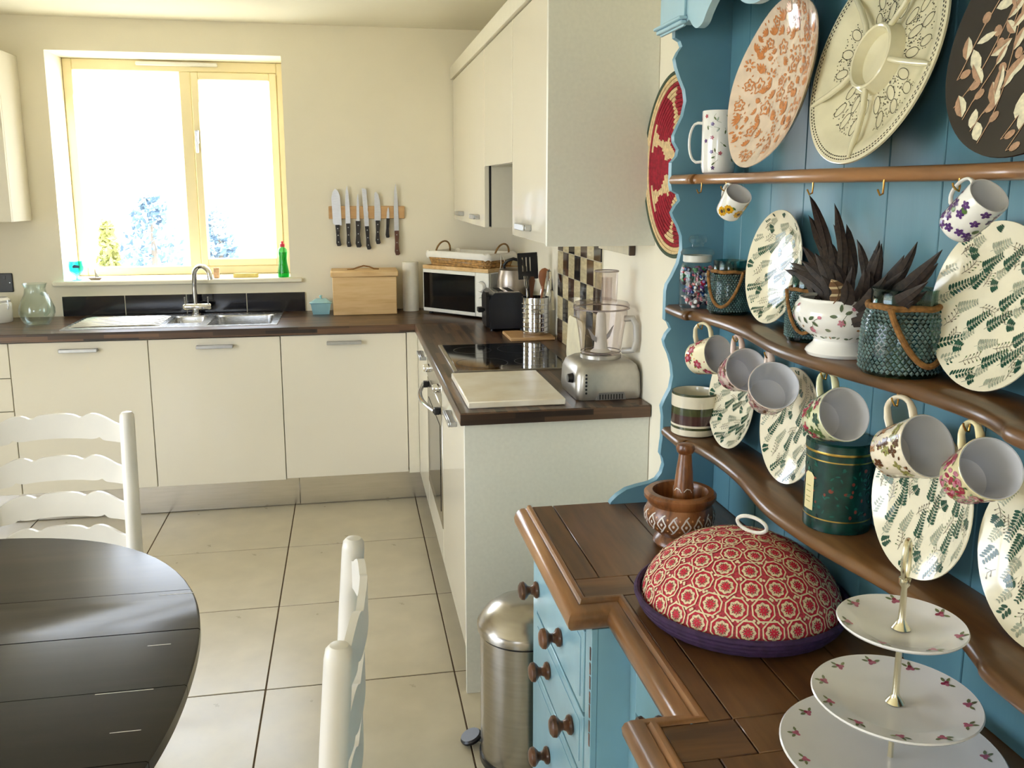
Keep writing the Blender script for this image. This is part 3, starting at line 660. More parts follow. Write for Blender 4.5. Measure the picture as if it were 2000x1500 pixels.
mpart(bk, 'tie_string', CLOTH, lambda b: b.tube([(0.40, 0.10, bz+0.08), (0.408, 0.09, bz+0.03), (0.410, 0.075, bz-0.015), (0.412, 0.09, bz-0.03), (0.411, 0.115, bz-0.005), (0.409, 0.12, bz+0.04), (0.402, 0.11, bz+0.075)], 0.0018, 6))
# kettle and toaster
kt = thing('kettle', 'grey satin kettle with black hoop handle behind the toaster', 'kettle', (0.475, 0.02, 0.91))
KST = pm('grey_satin_steel', (170, 160, 150), 0.35, 0.04, 30, metal=0.9)
part(kt, 'body', KST, lambda b: b.lathe([(0, 0.935), (0.070, 0.935), (0.074, 0.95), (0.074, 1.06), (0.072, 1.13), (0.064, 1.165), (0.05, 1.175), (0, 1.178)], 36, 0, T(0.475, 0.02, 0)))
part(kt, 'base', BLACKPL, lambda b: b.lathe([(0, 0.9105), (0.070, 0.9105), (0.070, 0.93), (0, 0.934)], 36, 0, T(0.475, 0.02, 0)))
part(kt, 'handle', BLACKPL, lambda b: b.tube([(0.435, 0.0, 1.172), (0.430, -0.01, 1.19), (0.445, -0.015, 1.212), (0.475, -0.02, 1.222), (0.515, -0.02, 1.212), (0.535, -0.01, 1.18), (0.545, 0.0, 1.10)], [0.006, 0.007, 0.008, 0.008, 0.008, 0.008, 0.006], 10))
ts = thing('toaster', 'matt black toaster standing end-on with chrome slots', 'toaster', (0.395, -0.19, 0.91))
part(ts, 'body', pm('matt_black_toaster', (24, 26, 32), 0.38, 0.05, 60), lambda b: b.prism([(0.312, 0.922), (0.478, 0.922), (0.480, 1.05), (0.472, 1.075), (0.456, 1.088), (0.334, 1.088), (0.318, 1.075), (0.310, 1.05)], -0.315, -0.06, 'y'))
part(ts, 'top_plate', CHROME, lambda b: b.box(0.335, 0.455, -0.29, -0.085, 1.0875, 1.0905, 0, 0.001))
for x in (0.365, 0.412): part(ts, 'slot', DARKGAP, lambda b: b.box(x-0.008, x+0.020, -0.27, -0.105, 1.0906, 1.0912))
part(ts, 'side_lever', BLACKPL, lambda b: (b.box(0.282, 0.3095, -0.26, -0.235, 1.0, 1.012, 0, 0.003), b.box(0.262, 0.290, -0.268, -0.227, 0.994, 1.018, 0, 0.004)))
part(ts, 'end_panel', BLACKPL, lambda b: b.prism([(-0.30, 0.93), (-0.19, 0.93), (-0.19, 1.07), (-0.21, 1.09), (-0.28, 1.09), (-0.30, 1.07)], 0.296, 0.311, 'x'))
for x in (0.325, 0.465):
    for y in (-0.295, -0.08): part(ts, 'foot', BLACKPL, lambda b: b.lathe([(0, 0.9105), (0.01, 0.9105), (0.01, 0.922), (0, 0.922)], 10, 0, T(x, y, 0)))
# board and utensil pot
b = MB(); b.box(0.356, 0.556, -0.60, -0.39, 0.9105, 0.925, 0, 0.003)
b.build('wooden_board', BEECHD, label='small square wooden board under the steel utensil pot', cat='board')
up = thing('utensil_pot', 'ribbed stainless steel utensil pot on the small wooden board', 'pot', (0.488, -0.495, 0.925))
pr = [(0, 0.9255), (0.058, 0.9255), (0.060, 0.93)]
for k in range(7):
    z = 0.938+0.020*k; pr += [(0.060, z), (0.0635, z+0.003), (0.060, z+0.006)]
pr += [(0.060, 1.088), (0.062, 1.09), (0.0585, 1.09), (0.0575, 0.932), (0, 0.93)]
part(up, 'pot', CHROME, lambda b: b.lathe(pr, 40, 0, T(0.488, -0.495, 0)))
def utensil(name, label, cat, m, fn):
    b = MB(T(0.043, -0.025, 0)); fn(b); return b.build(name, m, label=label, cat=cat, group='utensils in the steel pot')
def slotted(b):
    M = T(0.475, -0.445, 0) @ Matrix.Rotation(-0.05, 4, 'Y')
    b.box(-0.008, 0.008, -0.003, 0.003, 0.95, 1.17, 0, 0.002, M)
    for x0, x1 in ((-0.045, -0.026), (-0.021, -0.009), (-0.004, 0.008), (0.013, 0.045)): b.box(x0, x1, -0.003, 0.003, 1.20, 1.268, 0, 0, M)
    b.box(-0.045, 0.045, -0.003, 0.003, 1.265, 1.285, 0, 0.002, M); b.box(-0.045, 0.045, -0.003, 0.003, 1.168, 1.203, 0, 0.002, M)
utensil('slotted_turner', 'black slotted turner standing in the utensil pot', 'turner', BLACKPL, slotted)
def spoon(b):
    M = T(0.455, -0.485, 0.94) @ Matrix.Rotation(0.10, 4, 'Y')
    b.tube([(0, 0, 0), (0, 0, 0.2)], [0.006, 0.007], 10, 0, M=M)
    b.tube([(0, 0, 0.195), (0, 0, 0.215), (0, 0, 0.24), (0, 0, 0.262), (0, 0, 0.275), (0, 0, 0.28)], [0.008, 0.018, 0.026, 0.024, 0.014, 0.002], 14, 0, M=M, flat=0.3, upv=(0, 1, 0))
utensil('wooden_spoon', 'brown wooden spoon in the utensil pot', 'spoon', wood('spoon_wood', [(140, 84, 50), (170, 110, 70)], axis=2, rough=0.6, coat=0), spoon)
def whisk(b):
    M = T(0.475, -0.46, 0.94) @ Matrix.Rotation(0.12, 4, 'Y')
    b.tube([(0, 0, 0), (0, 0, 0.09)], 0.006, 10, 0, M=M)
    for k in range(4):
        a = PI*k/4; b.tube([(0.026*math.sin(s)*math.cos(a), 0.026*math.sin(s)*math.sin(a), 0.09+0.068*(1-math.cos(s))) for s in [PI*i/10 for i in range(11)]], 0.0011, 5, 0, M=M)
        b.tube([(-0.026*math.sin(s)*math.cos(a), -0.026*math.sin(s)*math.sin(a), 0.09+0.068*(1-math.cos(s))) for s in [PI*i/10 for i in range(11)]], 0.0011, 5, 0, M=M)
utensil('balloon_whisk', 'wire balloon whisk in the utensil pot', 'whisk', CHROME, whisk)
utensil('tongs', 'steel tongs hooked open over the edge of the utensil pot', 'tongs', CHROME, lambda b: (b.box(-0.006, 0.006, -0.0008, 0.0008, 0, 0.19, 0, 0, T(0.463, -0.505, 1.02) @ Matrix.Rotation(0.16, 4, 'Y')), b.box(-0.006, 0.006, -0.0008, 0.0008, -0.17, 0.0, 0, 0, T(0.4935, -0.545, 1.208) @ Matrix.Rotation(-0.10, 4, 'Y') @ Matrix.Rotation(0.05, 4, 'X')), b.tube([(0.4925, -0.505, 1.207), (0.494, -0.525, 1.214), (0.4935, -0.545, 1.207)], 0.004, 8)))
utensil('serving_fork', 'narrow steel serving fork in the utensil pot', 'fork', CHROME, lambda b: (b.tube([(0.415, -0.49, 0.94), (0.40, -0.495, 1.13)], 0.0035, 8), [b.tube([(0.40+dx*0.3, -0.495, 1.128), (0.398+dx, -0.496, 1.145), (0.394+dx, -0.497, 1.185)], 0.0016, 6) for dx in (-0.008, 0.0, 0.008)]))
utensil('wooden_spatula', 'dark wooden spatula at the left of the utensil pot', 'spatula', KNOBW, lambda b: b.prism([(0.424, 0.95), (0.434, 0.95), (0.436, 1.10), (0.446, 1.16), (0.44, 1.178), (0.424, 1.178), (0.418, 1.16), (0.424, 1.10)], -0.452, -0.447, 'y'))
# leaning cream board
b = MB(); b.prism(rrect(-1.235, -1.012, 0.0, 0.170, 0.03), 0.0, 0.010, 'x', 0, T(0.500, 0, 0.9125) @ Matrix.Rotation(0.05, 4, 'Y'))
b.build('chopping_board', pm('cream_plastic_board', (232, 222, 190), 0.5), label='cream plastic chopping board upright behind the food processor', cat='board')
# marble board
MARB = pm('cream_marble', (246, 240, 226), 0.25, 0.08, 9.0, c2=(230, 218, 194))
b = MB(); b.box(0.016, 0.317, -1.757, -1.318, 0.9106, 0.931, 0, 0.003)
b.build('marble_board', MARB, label='cream marble board lying in front of the hob', cat='board')

# food processor
fx, fy = 0.466, -1.612
PROS = pm('silver_plastic', (186, 182, 174), 0.32, 0.03, 60, metal=0.75)
CLEARP = glass('smoky_clear_plastic', (236, 231, 230), 0.04, 1.35, thin=True)
fp = thing('food_processor', 'silver food processor with a clear bowl and feed tube', 'food processor', (fx, fy, 0.911))
def loft(b, secs, mi=0):
    rows = []
    for (hx, hy, r, z) in secs: rows.append([(x, y, z) for x, y in rrect(fx-hx, fx+hx, fy-hy, fy+hy, r)])
    n = len(rows[0]); vs = sum(rows, []); fs = [(k*n+i, k*n+(i+1) % n, (k+1)*n+(i+1) % n, (k+1)*n+i) for k in range(len(rows)-1) for i in range(n)]
    fs.append(tuple(range(n))[::-1]); fs.append(tuple((len(rows)-1)*n+i for i in range(n))); b.add(vs, fs, mi)
part(fp, 'motor_base', PROS, lambda b: loft(b, [(0.104, 0.108, 0.02, 0.9115), (0.108, 0.112, 0.025, 0.93), (0.106, 0.110, 0.03, 0.99), (0.098, 0.102, 0.035, 1.015), (0.080, 0.085, 0.04, 1.028)]), angle=50)
part(fp, 'vent_recess', pm('grey_vent', (120, 116, 112), 0.5), lambda b: b.prism([(fx-0.045, 0.9118), (fx+0.055, 0.9118), (fx+0.045, 0.935), (fx-0.035, 0.935)], fy-0.1135, fy-0.105, 'y'))
for k in range(9): part(fp, 'vent_slot', BLACKPL, lambda b: b.box(fx-0.034+0.009*k, fx-0.030+0.009*k, fy-0.1142, fy-0.1134, 0.914, 0.930))
for k in range(6): part(fp, 'button', BLACKPL, lambda b: b.lathe([(0, 0.0016), (0.0032, 0.0016), (0.0038, 0)][::-1], 10, 0, frame((fx-0.076, fy-0.1113, 0.935+0.0115*k), (0, -1, 0), (0, 0, 1))))
part(fp, 'dial', BLACKPL, lambda b: b.lathe([(0, 0.016), (0.013, 0.016), (0.016, 0.0)][::-1], 20, 0, frame((fx-0.1075, fy-0.06, 0.975), (-1, 0, 0), (0, 0, 1))))
part(fp, 'bowl_collar', PROS, lambda b: b.lathe([(0, 1.0285), (0.066, 1.0285), (0.066, 1.04), (0, 1.04)], 36, 0, T(fx, fy, 0)))
bo = part(fp, 'clear_bowl', CLEARP, lambda b: b.lathe([(0.0, 1.042), (0.062, 1.042), (0.066, 1.06), (0.074, 1.12), (0.083, 1.165), (0.084, 1.19)], 40, 0, T(fx, fy, 0)))
part(fp, 'clear_lid', CLEARP, lambda b: b.lathe([(0.089, 1.186), (0.090, 1.198), (0.084, 1.206), (0.036, 1.214), (0.034, 1.218)], 40, 0, T(fx, fy, 0)))
part(fp, 'feed_tube', CLEARP, lambda b: (b.lathe([(0.034, 1.208), (0.036, 1.30), (0.039, 1.304), (0.036, 1.304)], 32, 0, T(fx+0.012, fy-0.012, 0)), b.lathe([(0.016, 1.21), (0.017, 1.285)], 20, 0, T(fx+0.014, fy-0.008, 0))))
RIMP = pm('smoky_rim_plastic', (150, 136, 134), 0.2, 0.05, 30)
part(fp, 'lid_rim', RIMP, lambda b: b.tube([(fx+0.0885*math.cos(a), fy+0.0885*math.sin(a), 1.187) for a in [2*PI*i/48 for i in range(48)]], 0.0022, 6, closed=True))
part(fp, 'tube_rim', RIMP, lambda b: b.tube([(fx+0.012+0.0375*math.cos(a), fy-0.012+0.0375*math.sin(a), 1.3055) for a in [2*PI*i/36 for i in range(36)]], 0.0018, 6, closed=True))
part(fp, 'bowl_line', RIMP, lambda b: b.tube([(fx+0.0635*math.cos(a), fy+0.0635*math.sin(a), 1.048) for a in [2*PI*i/40 for i in range(40)]], 0.0014, 6, closed=True))
part(fp, 'spindle', WHITEPL, lambda b: b.lathe([(0.034, 1.046), (0.022, 1.056), (0.018, 1.10), (0.015, 1.165), (0.010, 1.175), (0, 1.176)], 24, 0, T(fx, fy, 0)))
for s in (1, -1): part(fp, 'blade', NICKEL, lambda b: b.prism([(s*0.018, 1.075), (s*0.04, 1.09), (s*0.058, 1.125), (s*0.05, 1.12), (s*0.03, 1.10), (s*0.018, 1.092)], -0.001, 0.001, 'y', 0, T(fx, fy, 0) @ RZ(0.5)))
part(fp, 'bowl_handle', pm('grey_clear_plastic', (186, 180, 172), 0.25, 0.03, 30), lambda b: b.tube([(fx+0.066, fy-0.038, 1.155), (fx+0.088, fy-0.052, 1.158), (fx+0.094, fy-0.070, 1.14), (fx+0.096, fy-0.072, 1.09), (fx+0.090, fy-0.064, 1.058), (fx+0.062, fy-0.036, 1.052)], 0.010, 12))

# window sill and left end of the worktop
gj = thing('glass_jug', 'round-bellied greenish glass jug on the worktop left of the sink', 'jug', (-1.815, 0.30, 0.91))
GLG = glass('pale_green_glass', (246, 251, 250), 0.02, 1.45, thin=True)
part(gj, 'jug_body', GLG, lambda b: b.lathe([(0, 0.9108), (0.052, 0.9108), (0.068, 0.93), (0.080, 0.965), (0.080, 0.99), (0.066, 1.03), (0.050, 1.06), (0.046, 1.085), (0.052, 1.107), (0.056, 1.110), (0.052, 1.110), (0.043, 1.085), (0.047, 1.06), (0.063, 1.03), (0.077, 0.99), (0.077, 0.965), (0.065, 0.933), (0.05, 0.918), (0, 0.916)], 40, 0, T(-1.815, 0.30, 0)))
part(gj, 'jug_handle', GLG, lambda b: b.tube([(-1.775, 0.262, 1.065), (-1.745, 0.235, 1.058), (-1.733, 0.224, 1.02), (-1.742, 0.232, 0.98), (-1.762, 0.25, 0.962)], 0.008, 10))
cn = thing('storage_canister', 'white lidded canister at the left end of the worktop', 'canister', (-2.035, 0.42, 0.91))
part(cn, 'body', CHINA, lambda b: b.lathe([(0, 0.9105), (0.062, 0.9105), (0.066, 0.916), (0.066, 1.0), (0.060, 1.008), (0, 1.008)], 32, 0, T(-2.035, 0.42, 0)))
part(cn, 'lid', CHINA, lambda b: b.lathe([(0, 1.009), (0.060, 1.009), (0.062, 1.02), (0.05, 1.032), (0.012, 1.036), (0.014, 1.048), (0, 1.05)], 32, 0, T(-2.035, 0.42, 0)))
part(cn, 'clip', NICKEL, lambda b: b.tube([(-1.975, 0.385, 0.975), (-1.968, 0.383, 1.0), (-1.975, 0.388, 1.022)], 0.0025, 6))
so = thing('wall_socket', 'black double wall socket at the left edge', 'socket', (-2.075, 0.57, 1.04))
part(so, 'plate', BLACKPL, lambda b: b.box(-2.148, -2.002, YB-0.009, YB-0.0005, 1.042, 1.138, 0, 0.003))
for x in (-2.10, -2.04): part(so, 'switch', BLACKPL, lambda b: b.box(x-0.007, x+0.007, YB-0.012, YB-0.009, 1.108, 1.126, 0, 0.001))
part(so, 'screw', NICKEL, lambda b: b.lathe([(0, 0.0012), (0.003, 0.001), (0.003, 0)][::-1], 8, 0, frame((-2.016, YB-0.009, 1.09), (0, -1, 0), (0, 0, 1))))
gb = thing('glass_goblet', 'small turquoise glass goblet at the left end of the window board', 'goblet', (-1.708, 0.61, WZ0))
TURQ = glass('turquoise_glass', (150, 240, 240), 0.03, 1.4, thin=True)
part(gb, 'goblet_body', TURQ, lambda b: b.lathe([(0, WZ0+0.0008), (0.026, WZ0+0.0008), (0.024, WZ0+0.004), (0.006, WZ0+0.008), (0.005, WZ0+0.022), (0.02, WZ0+0.03), (0.034, WZ0+0.05), (0.036, WZ0+0.075), (0.034, WZ0+0.098), (0.032, WZ0+0.098), (0.034, WZ0+0.075), (0.032, WZ0+0.052), (0.0, WZ0+0.03)], 28, 0, T(-1.708, 0.61, 0)))
part(gb, 'dark_band', pm('navy_print', (20, 70, 110), 0.3), lambda b: b.prism([(-0.012, 0.066), (0.022, 0.066), (0.024, 0.078), (0.0, 0.084), (-0.012, 0.078)], -0.0375, -0.0365, 'y', 0, T(-1.704, 0.61, WZ0)))
sh = thing('toy_boat', 'tiny ornamental boat with a mast on the window board', 'ornament', (-1.62, 0.61, WZ0))
part(sh, 'hull', pm('grey_boat', (150, 130, 110), 0.5), lambda b: b.prism([(-0.034, 0.012), (-0.022, 0.001), (0.024, 0.001), (0.036, 0.012)], -0.007, 0.007, 'y', 0, T(-1.62, 0.61, WZ0)))
part(sh, 'mast', pm('grey_boat', (150, 130, 110), 0.5), lambda b: b.tube([(-1.618, 0.61, WZ0+0.01), (-1.619, 0.61, WZ0+0.055)], 0.0018, 6))
part(sh, 'sail', pm('pale_sail', (200, 196, 190), 0.7), lambda b: b.prism([(0.002, 0.014), (0.022, 0.014), (0.002, 0.046)], -0.0008, 0.0008, 'y', 0, T(-1.62, 0.61, WZ0)))
wu = thing('washing_up_bottle', 'green washing-up liquid bottle with a red cap on the window board', 'bottle', (-0.668, 0.60, WZ0))
part(wu, 'bottle', glass('green_liquid', (150, 235, 185), 0.06, 1.35, thin=True), lambda b: b.lathe([(0, 0.001), (0.028, 0.001), (0.030, 0.006), (0.030, 0.03), (0.023, 0.07), (0.021, 0.10), (0.025, 0.135), (0.022, 0.15), (0.011, 0.162)], 28, 0, T(-0.668, 0.60, WZ0)))
part(wu, 'liquid', glass('green_detergent', (110, 215, 150), 0.06, 1.35, thin=True), lambda b: b.lathe([(0, 0.003), (0.026, 0.003), (0.028, 0.03), (0.0215, 0.07), (0.0195, 0.10), (0.0225, 0.133), (0, 0.134)], 24, 0, T(-0.668, 0.60, WZ0)))
part(wu, 'cap', pm('red_cap', (214, 50, 66), 0.35), lambda b: b.lathe([(0, 0.162), (0.013, 0.162), (0.013, 0.178), (0.007, 0.180), (0.006, 0.192), (0, 0.193)], 18, 0, T(-0.668, 0.60, WZ0)))
b = MB(); b.box(-1.03, -1.0, 0.60, 0.63, WZ0+0.0008, WZ0+0.055, 0, 0.004); b.build('washing_sponge', pm('peach_sponge', (232, 190, 150), 0.95, 0.1, 80, bump=0.4), label='small peach sponge standing on the window board behind the tap', cat='sponge')
b = MB(); b.prism([(-0.93, 0.61), (-0.90, 0.60), (-0.86, 0.605), (-0.815, 0.60), (-0.80, 0.615), (-0.83, 0.635), (-0.88, 0.64), (-0.925, 0.63)], WZ0+0.0008, WZ0+0.022, 'z'); b.build('dish_cloth', pm('yellow_cloth', (226, 206, 130), 0.95, 0.06, 30, bump=0.4), label='crumpled yellow dish cloth on the window board', cat='cloth')

# ------------------------------------------------------------------ table and chairs
tcx, tcy, ta, tb, tn = -1.2, -2.87, 0.592, 0.705, 2.3
def edge_x(y):
    k = abs((y-tcy)/tb)
    return ta*(1-k**tn)**(1/tn) if k < 1 else 0.0
tbl = thing('dining_table', 'oval table with a worn dark-stained plank top', 'table', (tcx, tcy, 0))
seams = [tcy+tb-0.0005, -2.527, -2.702, -2.90, -3.10, -3.33, tcy-tb+0.0005]
for k in range(len(seams)-1):
    y1, y0 = seams[k]-(0.0006 if k == 0 else 0.0016 if k == 2 else 0.0009), seams[k+1]+(0.0016 if k == 1 else 0.0009)
    ys = [y0+(y1-y0)*i/14 for i in range(15)]
    if k == 0: ys = [y0+(y1-y0)*(1-(1-i/14)**2) for i in range(15)]
    if k == len(seams)-2: ys = [y0+(y1-y0)*((i/14)**2) for i in range(15)]
    pl = [(tcx+edge_x(y), y) for y in ys]+[(tcx-edge_x(y), y) for y in ys[::-1]]
    def plank(b):
        b.prism(pl, 0.728, 0.7475, 'z')
        ins = [(tcx+(x-tcx)*0.994, y) for x, y in pl]
        n = len(pl); vs = [(x, y, 0.7475) for x, y in pl]+[(x, y, 0.750) for x, y in ins]
        b.add(vs, [list(range(n, 2*n))]+[[i, (i+1) % n, n+(i+1) % n, n+i] for i in range(n)], 0)
    part(tbl, 'plank', TABLEW, plank)
part(tbl, 'pedestal', TABLEW, lambda b: b.lathe([(0, 0.10), (0.10, 0.10), (0.12, 0.16), (0.07, 0.28), (0.06, 0.45), (0.09, 0.58), (0.07, 0.68), (0.2, 0.70), (0.2, 0.7275), (0, 0.7275)], 24, 0, T(tcx, tcy, 0)))
for k in range(4):
    a = PI/4+k*PI/2
    part(tbl, 'foot', TABLEW, lambda b: b.tube([(tcx+0.08*math.cos(a), tcy+0.08*math.sin(a), 0.16), (tcx+0.22*math.cos(a), tcy+0.22*math.sin(a), 0.10), (tcx+0.36*math.cos(a), tcy+0.36*math.sin(a), 0.028)], [0.04, 0.035, 0.027], 10))
MARK = pm('pale_scratch', (196, 190, 182), 0.4)
for x0, x1, y in ((-0.75, -0.66, -2.905), (-0.70, -0.655, -3.02), (-0.72, -0.65, -2.545), (-0.70, -0.66, -2.755)):
    part(tbl, 'scratch', MARK, lambda b: b.box(x0, x1, y, y+0.0016, 0.7501, 0.7503))

def chair(label, loc, rz):
    t = thing('ladder_back_chair', label, 'chair', loc, rz, 'white ladder-back chairs at the table')
    hw = 0.19
    def P(n, fn, p=None): 
        b = MB(); fn(b); return b.build(n, WHITEP, p or t, world=False)
    for s in (-1, 1):
        P('back_post', lambda b: b.tube([(s*hw, -0.03, 0.001), (s*hw, -0.02, 0.25), (s*hw, -0.012, 0.45), (s*hw, 0.0, 0.62), (s*hw, 0.012, 0.80), (s*hw, 0.022, 0.93), (s*hw, 0.023, 0.942), (s*hw, 0.0235, 0.949), (s*hw, 0.0235, 0.951)], [0.017, 0.021, 0.022, 0.021, 0.0205, 0.020, 0.0185, 0.013, 0.004], 18))
        P('front_leg', lambda b: b.tube([(s*(hw+0.015), -0.42, 0.001), (s*(hw+0.015), -0.42, 0.10), (s*(hw+0.015), -0.42, 0.45), (s*(hw+0.015), -0.42, 0.462)], [0.014, 0.019, 0.021, 0.012], 14))
        P('side_stretcher', lambda b: b.tube([(s*(hw+0.01), -0.40, 0.20), (s*hw, -0.03, 0.20)], 0.010, 10))
    P('front_stretcher', lambda b: b.tube([(-hw, -0.42, 0.26), (0, -0.42, 0.26), (hw, -0.42, 0.26)], [0.009, 0.014, 0.009], 10))
    P('seat', lambda b: b.prism([(-hw-0.03, -0.445), (hw+0.03, -0.445), (hw+0.012, -0.04), (-hw-0.012, -0.04)], 0.435, 0.462, 'z'))
    half_t = [(0.170, -0.032), (0.155, -0.026), (0.135, -0.014), (0.115, -0.004), (0.098, 0.0), (0.082, -0.002), (0.070, -0.009), (0.0645, -0.0145), (0.059, -0.0095), (0.046, -0.003), (0.025, 0.0), (0.0, 0.001)]
    half_b = [(0.170, -0.083), (0.150, -0.080), (0.128, -0.078), (0.116, -0.074), (0.110, -0.0645), (0.105, -0.071), (0.09, -0.0735), (0.06, -0.0705), (0.03, -0.0695), (0.0, -0.069)]
    for zt, yy in ((0.946, 0.020), (0.828, 0.012), (0.724, 0.006), (0.628, 0.0)):
        def slat(b):
            top = half_t+[(-x, z) for x, z in half_t[:-1][::-1]]
            n = 41; xs = [0.172-0.344*i/(n-1) for i in range(n)]
            def ev(tab, x):
                x = abs(x); tb_ = sorted(tab)
                for (xa, za), (xb, zb) in zip(tb_, tb_[1:]):
                    if xa <= x <= xb: return za+(zb-za)*(x-xa)/(xb-xa)
                return tb_[-1][1]
            vs = []
            for x in xs:
                bow = 0.028*(1-(x/0.19)**2)
                for d in (0.0, 0.012):
                    vs.append((x, yy+bow+d-0.006, zt+ev(half_b, x))); vs.append((x, yy+bow+d-0.006, zt+ev(half_t, x)))
            fs = []
            for i in range(n-1):
                a, c = i*4, i*4+4
                fs += [(a, a+1, c+1, c), (a+2, c+2, c+3, a+3), (a+1, a+3, c+3, c+1), (a, c, c+2, a+2)]
            fs += [(0, 2, 3, 1), (4*n-4, 4*n-3, 4*n-1, 4*n-2)]
            b.add(vs, fs, 0)
        P('back_slat', slat)
    return t
chair('white painted ladder-back chair behind the table facing the camera', (-1.132, -1.795, 0), 0.0)
chair('white painted ladder-back chair seen edge-on right of the table', (-0.364, -2.995, 0), -PI/2-0.06)

# pedal bin
pb = thing('pedal_bin', 'brushed steel pedal bin with a domed lid beside the dresser', 'bin', (0.117, -2.12, 0))
BINS = pm('brushed_bin_steel', (186, 180, 172), 0.24, 0.05, 12.0, metal=1.0, stretch=(1, 1, 8), rvar=0.04)
part(pb, 'body', BINS, lambda b: b.lathe([(0, 0.02), (0.120, 0.02), (0.120, 0.375), (0.116, 0.375), (0.116, 0.03), (0, 0.03)], 48, 0, T(0.117, -2.12, 0)))
part(pb, 'base_ring', BLACKPL, lambda b: b.lathe([(0, 0.0005), (0.123, 0.0005), (0.124, 0.02), (0, 0.02)], 48, 0, T(0.117, -2.12, 0)))
part(pb, 'inner_rim', BLACKPL, lambda b: b.lathe([(0.1185, 0.372), (0.1185, 0.384), (0.10, 0.384)], 48, 0, T(0.117, -2.12, 0)))
part(pb, 'lid', BINS, lambda b: b.lathe([(0.122, 0.380), (0.128, 0.384), (0.128, 0.404), (0.124, 0.410), (0.108, 0.434), (0.08, 0.455), (0.045, 0.468), (0.0, 0.472)], 48, 0, T(0.117, -2.12, 0)))
part(pb, 'pedal', BLACKPL, lambda b: b.lathe([(0, 0.018), (0.028, 0.018), (0.032, 0.012), (0.03, 0.004), (0, 0.004)], 20, 0, T(-0.018, -2.045, 0.012) @ Matrix.Rotation(-0.35, 4, 'Y')))
part(pb, 'pedal_arm', NICKEL, lambda b: b.tube([(-0.010, -2.05, 0.018), (0.014, -2.068, 0.02)], 0.006, 8))

# ------------------------------------------------------------------ dresser base
ZT = 0.793
PATH = [(0.10, -2.296), (0.10, -2.80), (0.175, -2.80), (0.175, -3.218), (0.10, -3.218), (0.10, -3.735)]
def offset_path(path, o):
    """outward = away from the wall (towards -x on the front runs)"""
    out = []
    for i, (x, y) in enumerate(path):
        ns = []
        for a, c in ((i-1, i), (i, i+1)):
            if a < 0 or c >= len(path): continue
            dx, dy = path[c][0]-path[a][0], path[c][1]-path[a][1]; L = math.hypot(dx, dy); ns.append((dy/L, -dx/L))
        if len(ns) == 1: out.append((x+ns[0][0]*o, y+ns[0][1]*o))
        else:
            mx, my = ns[0][0]+ns[1][0], ns[0][1]+ns[1][1]; k = o/(1+ns[0][0]*ns[1][0]+ns[0][1]*ns[1][1]); out.append((x+mx*k, y+my*k))
    return out
ds = thing('welsh_dresser', 'blue painted dresser base with a brown wooden top and drawers', 'dresser', (0.33, -3.0, 0))
PROF = [(0.0, ZT), (0.002, 0.7965), (0.006, 0.798), (0.011, 0.7965), (0.013, 0.791), (0.016, 0.788), (0.018, 0.7905), (0.026, 0.790), (0.034, 0.786), (0.041, 0.778), (0.0445, 0.768), (0.043, 0.757), (0.037, 0.749), (0.028, 0.745), (0.0, 0.7445)]
def moulding(b):
    rows = [[(x, y, z) for x, y in offset_path(PATH, o)] for o, z in PROF]
    n = len(PATH); vs = [rows[k][i] for i in range(n) for k in range(len(PROF))]; m = len(PROF)
    fs = [(i*m+k, i*m+k+1, (i+1)*m+k+1, (i+1)*m+k) for i in range(n-1) for k in range(m-1)]
    fs.append(tuple(range(m))); fs.append(tuple((n-1)*m+k for k in range(m))[::-1]); b.add(vs, fs, 0)
part(ds, 'top_moulding', OAKM, moulding, angle=50)
G = 0.0009
for m, (x0, x1, y0, y1) in ((OAK, (0.1005, 0.152-G, -2.715, -2.297)), (OAKX, (0.1005, 0.211-G, -2.80, -2.7165)), (OAK, (0.1755, 0.211-G, -3.2165, -2.8012)), (OAKX, (0.1005, 0.213-G, -3.2995, -3.2185)), (OAK, (0.1005, 0.154-G, -3.734, -3.301)),
                            (OAK, (0.152+G, 0.33-G, -2.7155, -2.297)), (OAK, (0.2125, 0.33-G, -3.2165, -2.717)), (OAK, (0.2145, 0.33-G, -3.2995, -3.218)), (OAK, (0.1555, 0.33-G, -3.734, -3.301)),
                            (OAK, (0.33+G, 0.452-G, -3.734, -2.297)), (OAK, (0.452+G, 0.5745, -3.734, -2.297))):
    part(ds, 'top_board', m, lambda b: b.box(x0, x1, y0, y1, 0.748, ZT, 0, 0.0012))
RAW = wood('raw_drawer_wood', [(84, 50, 34), (112, 70, 48)], axis=1, grain=12, rough=0.6, coat=0)
BASEB = pm('blue_base_paint', (146, 190, 208), 0.24, 0.05, 5.0, bump=0.06, bscale=90)
def carc(b):
    b.box(0.118, 0.57, -2.825, -2.302, 0.06, 0.7475); b.box(0.195, 0.57, -3.19, -2.826, 0.06, 0.7475); b.box(0.118, 0.57, -3.73, -3.191, 0.06, 0.7475)
part(ds, 'carcass', RAW, carc)
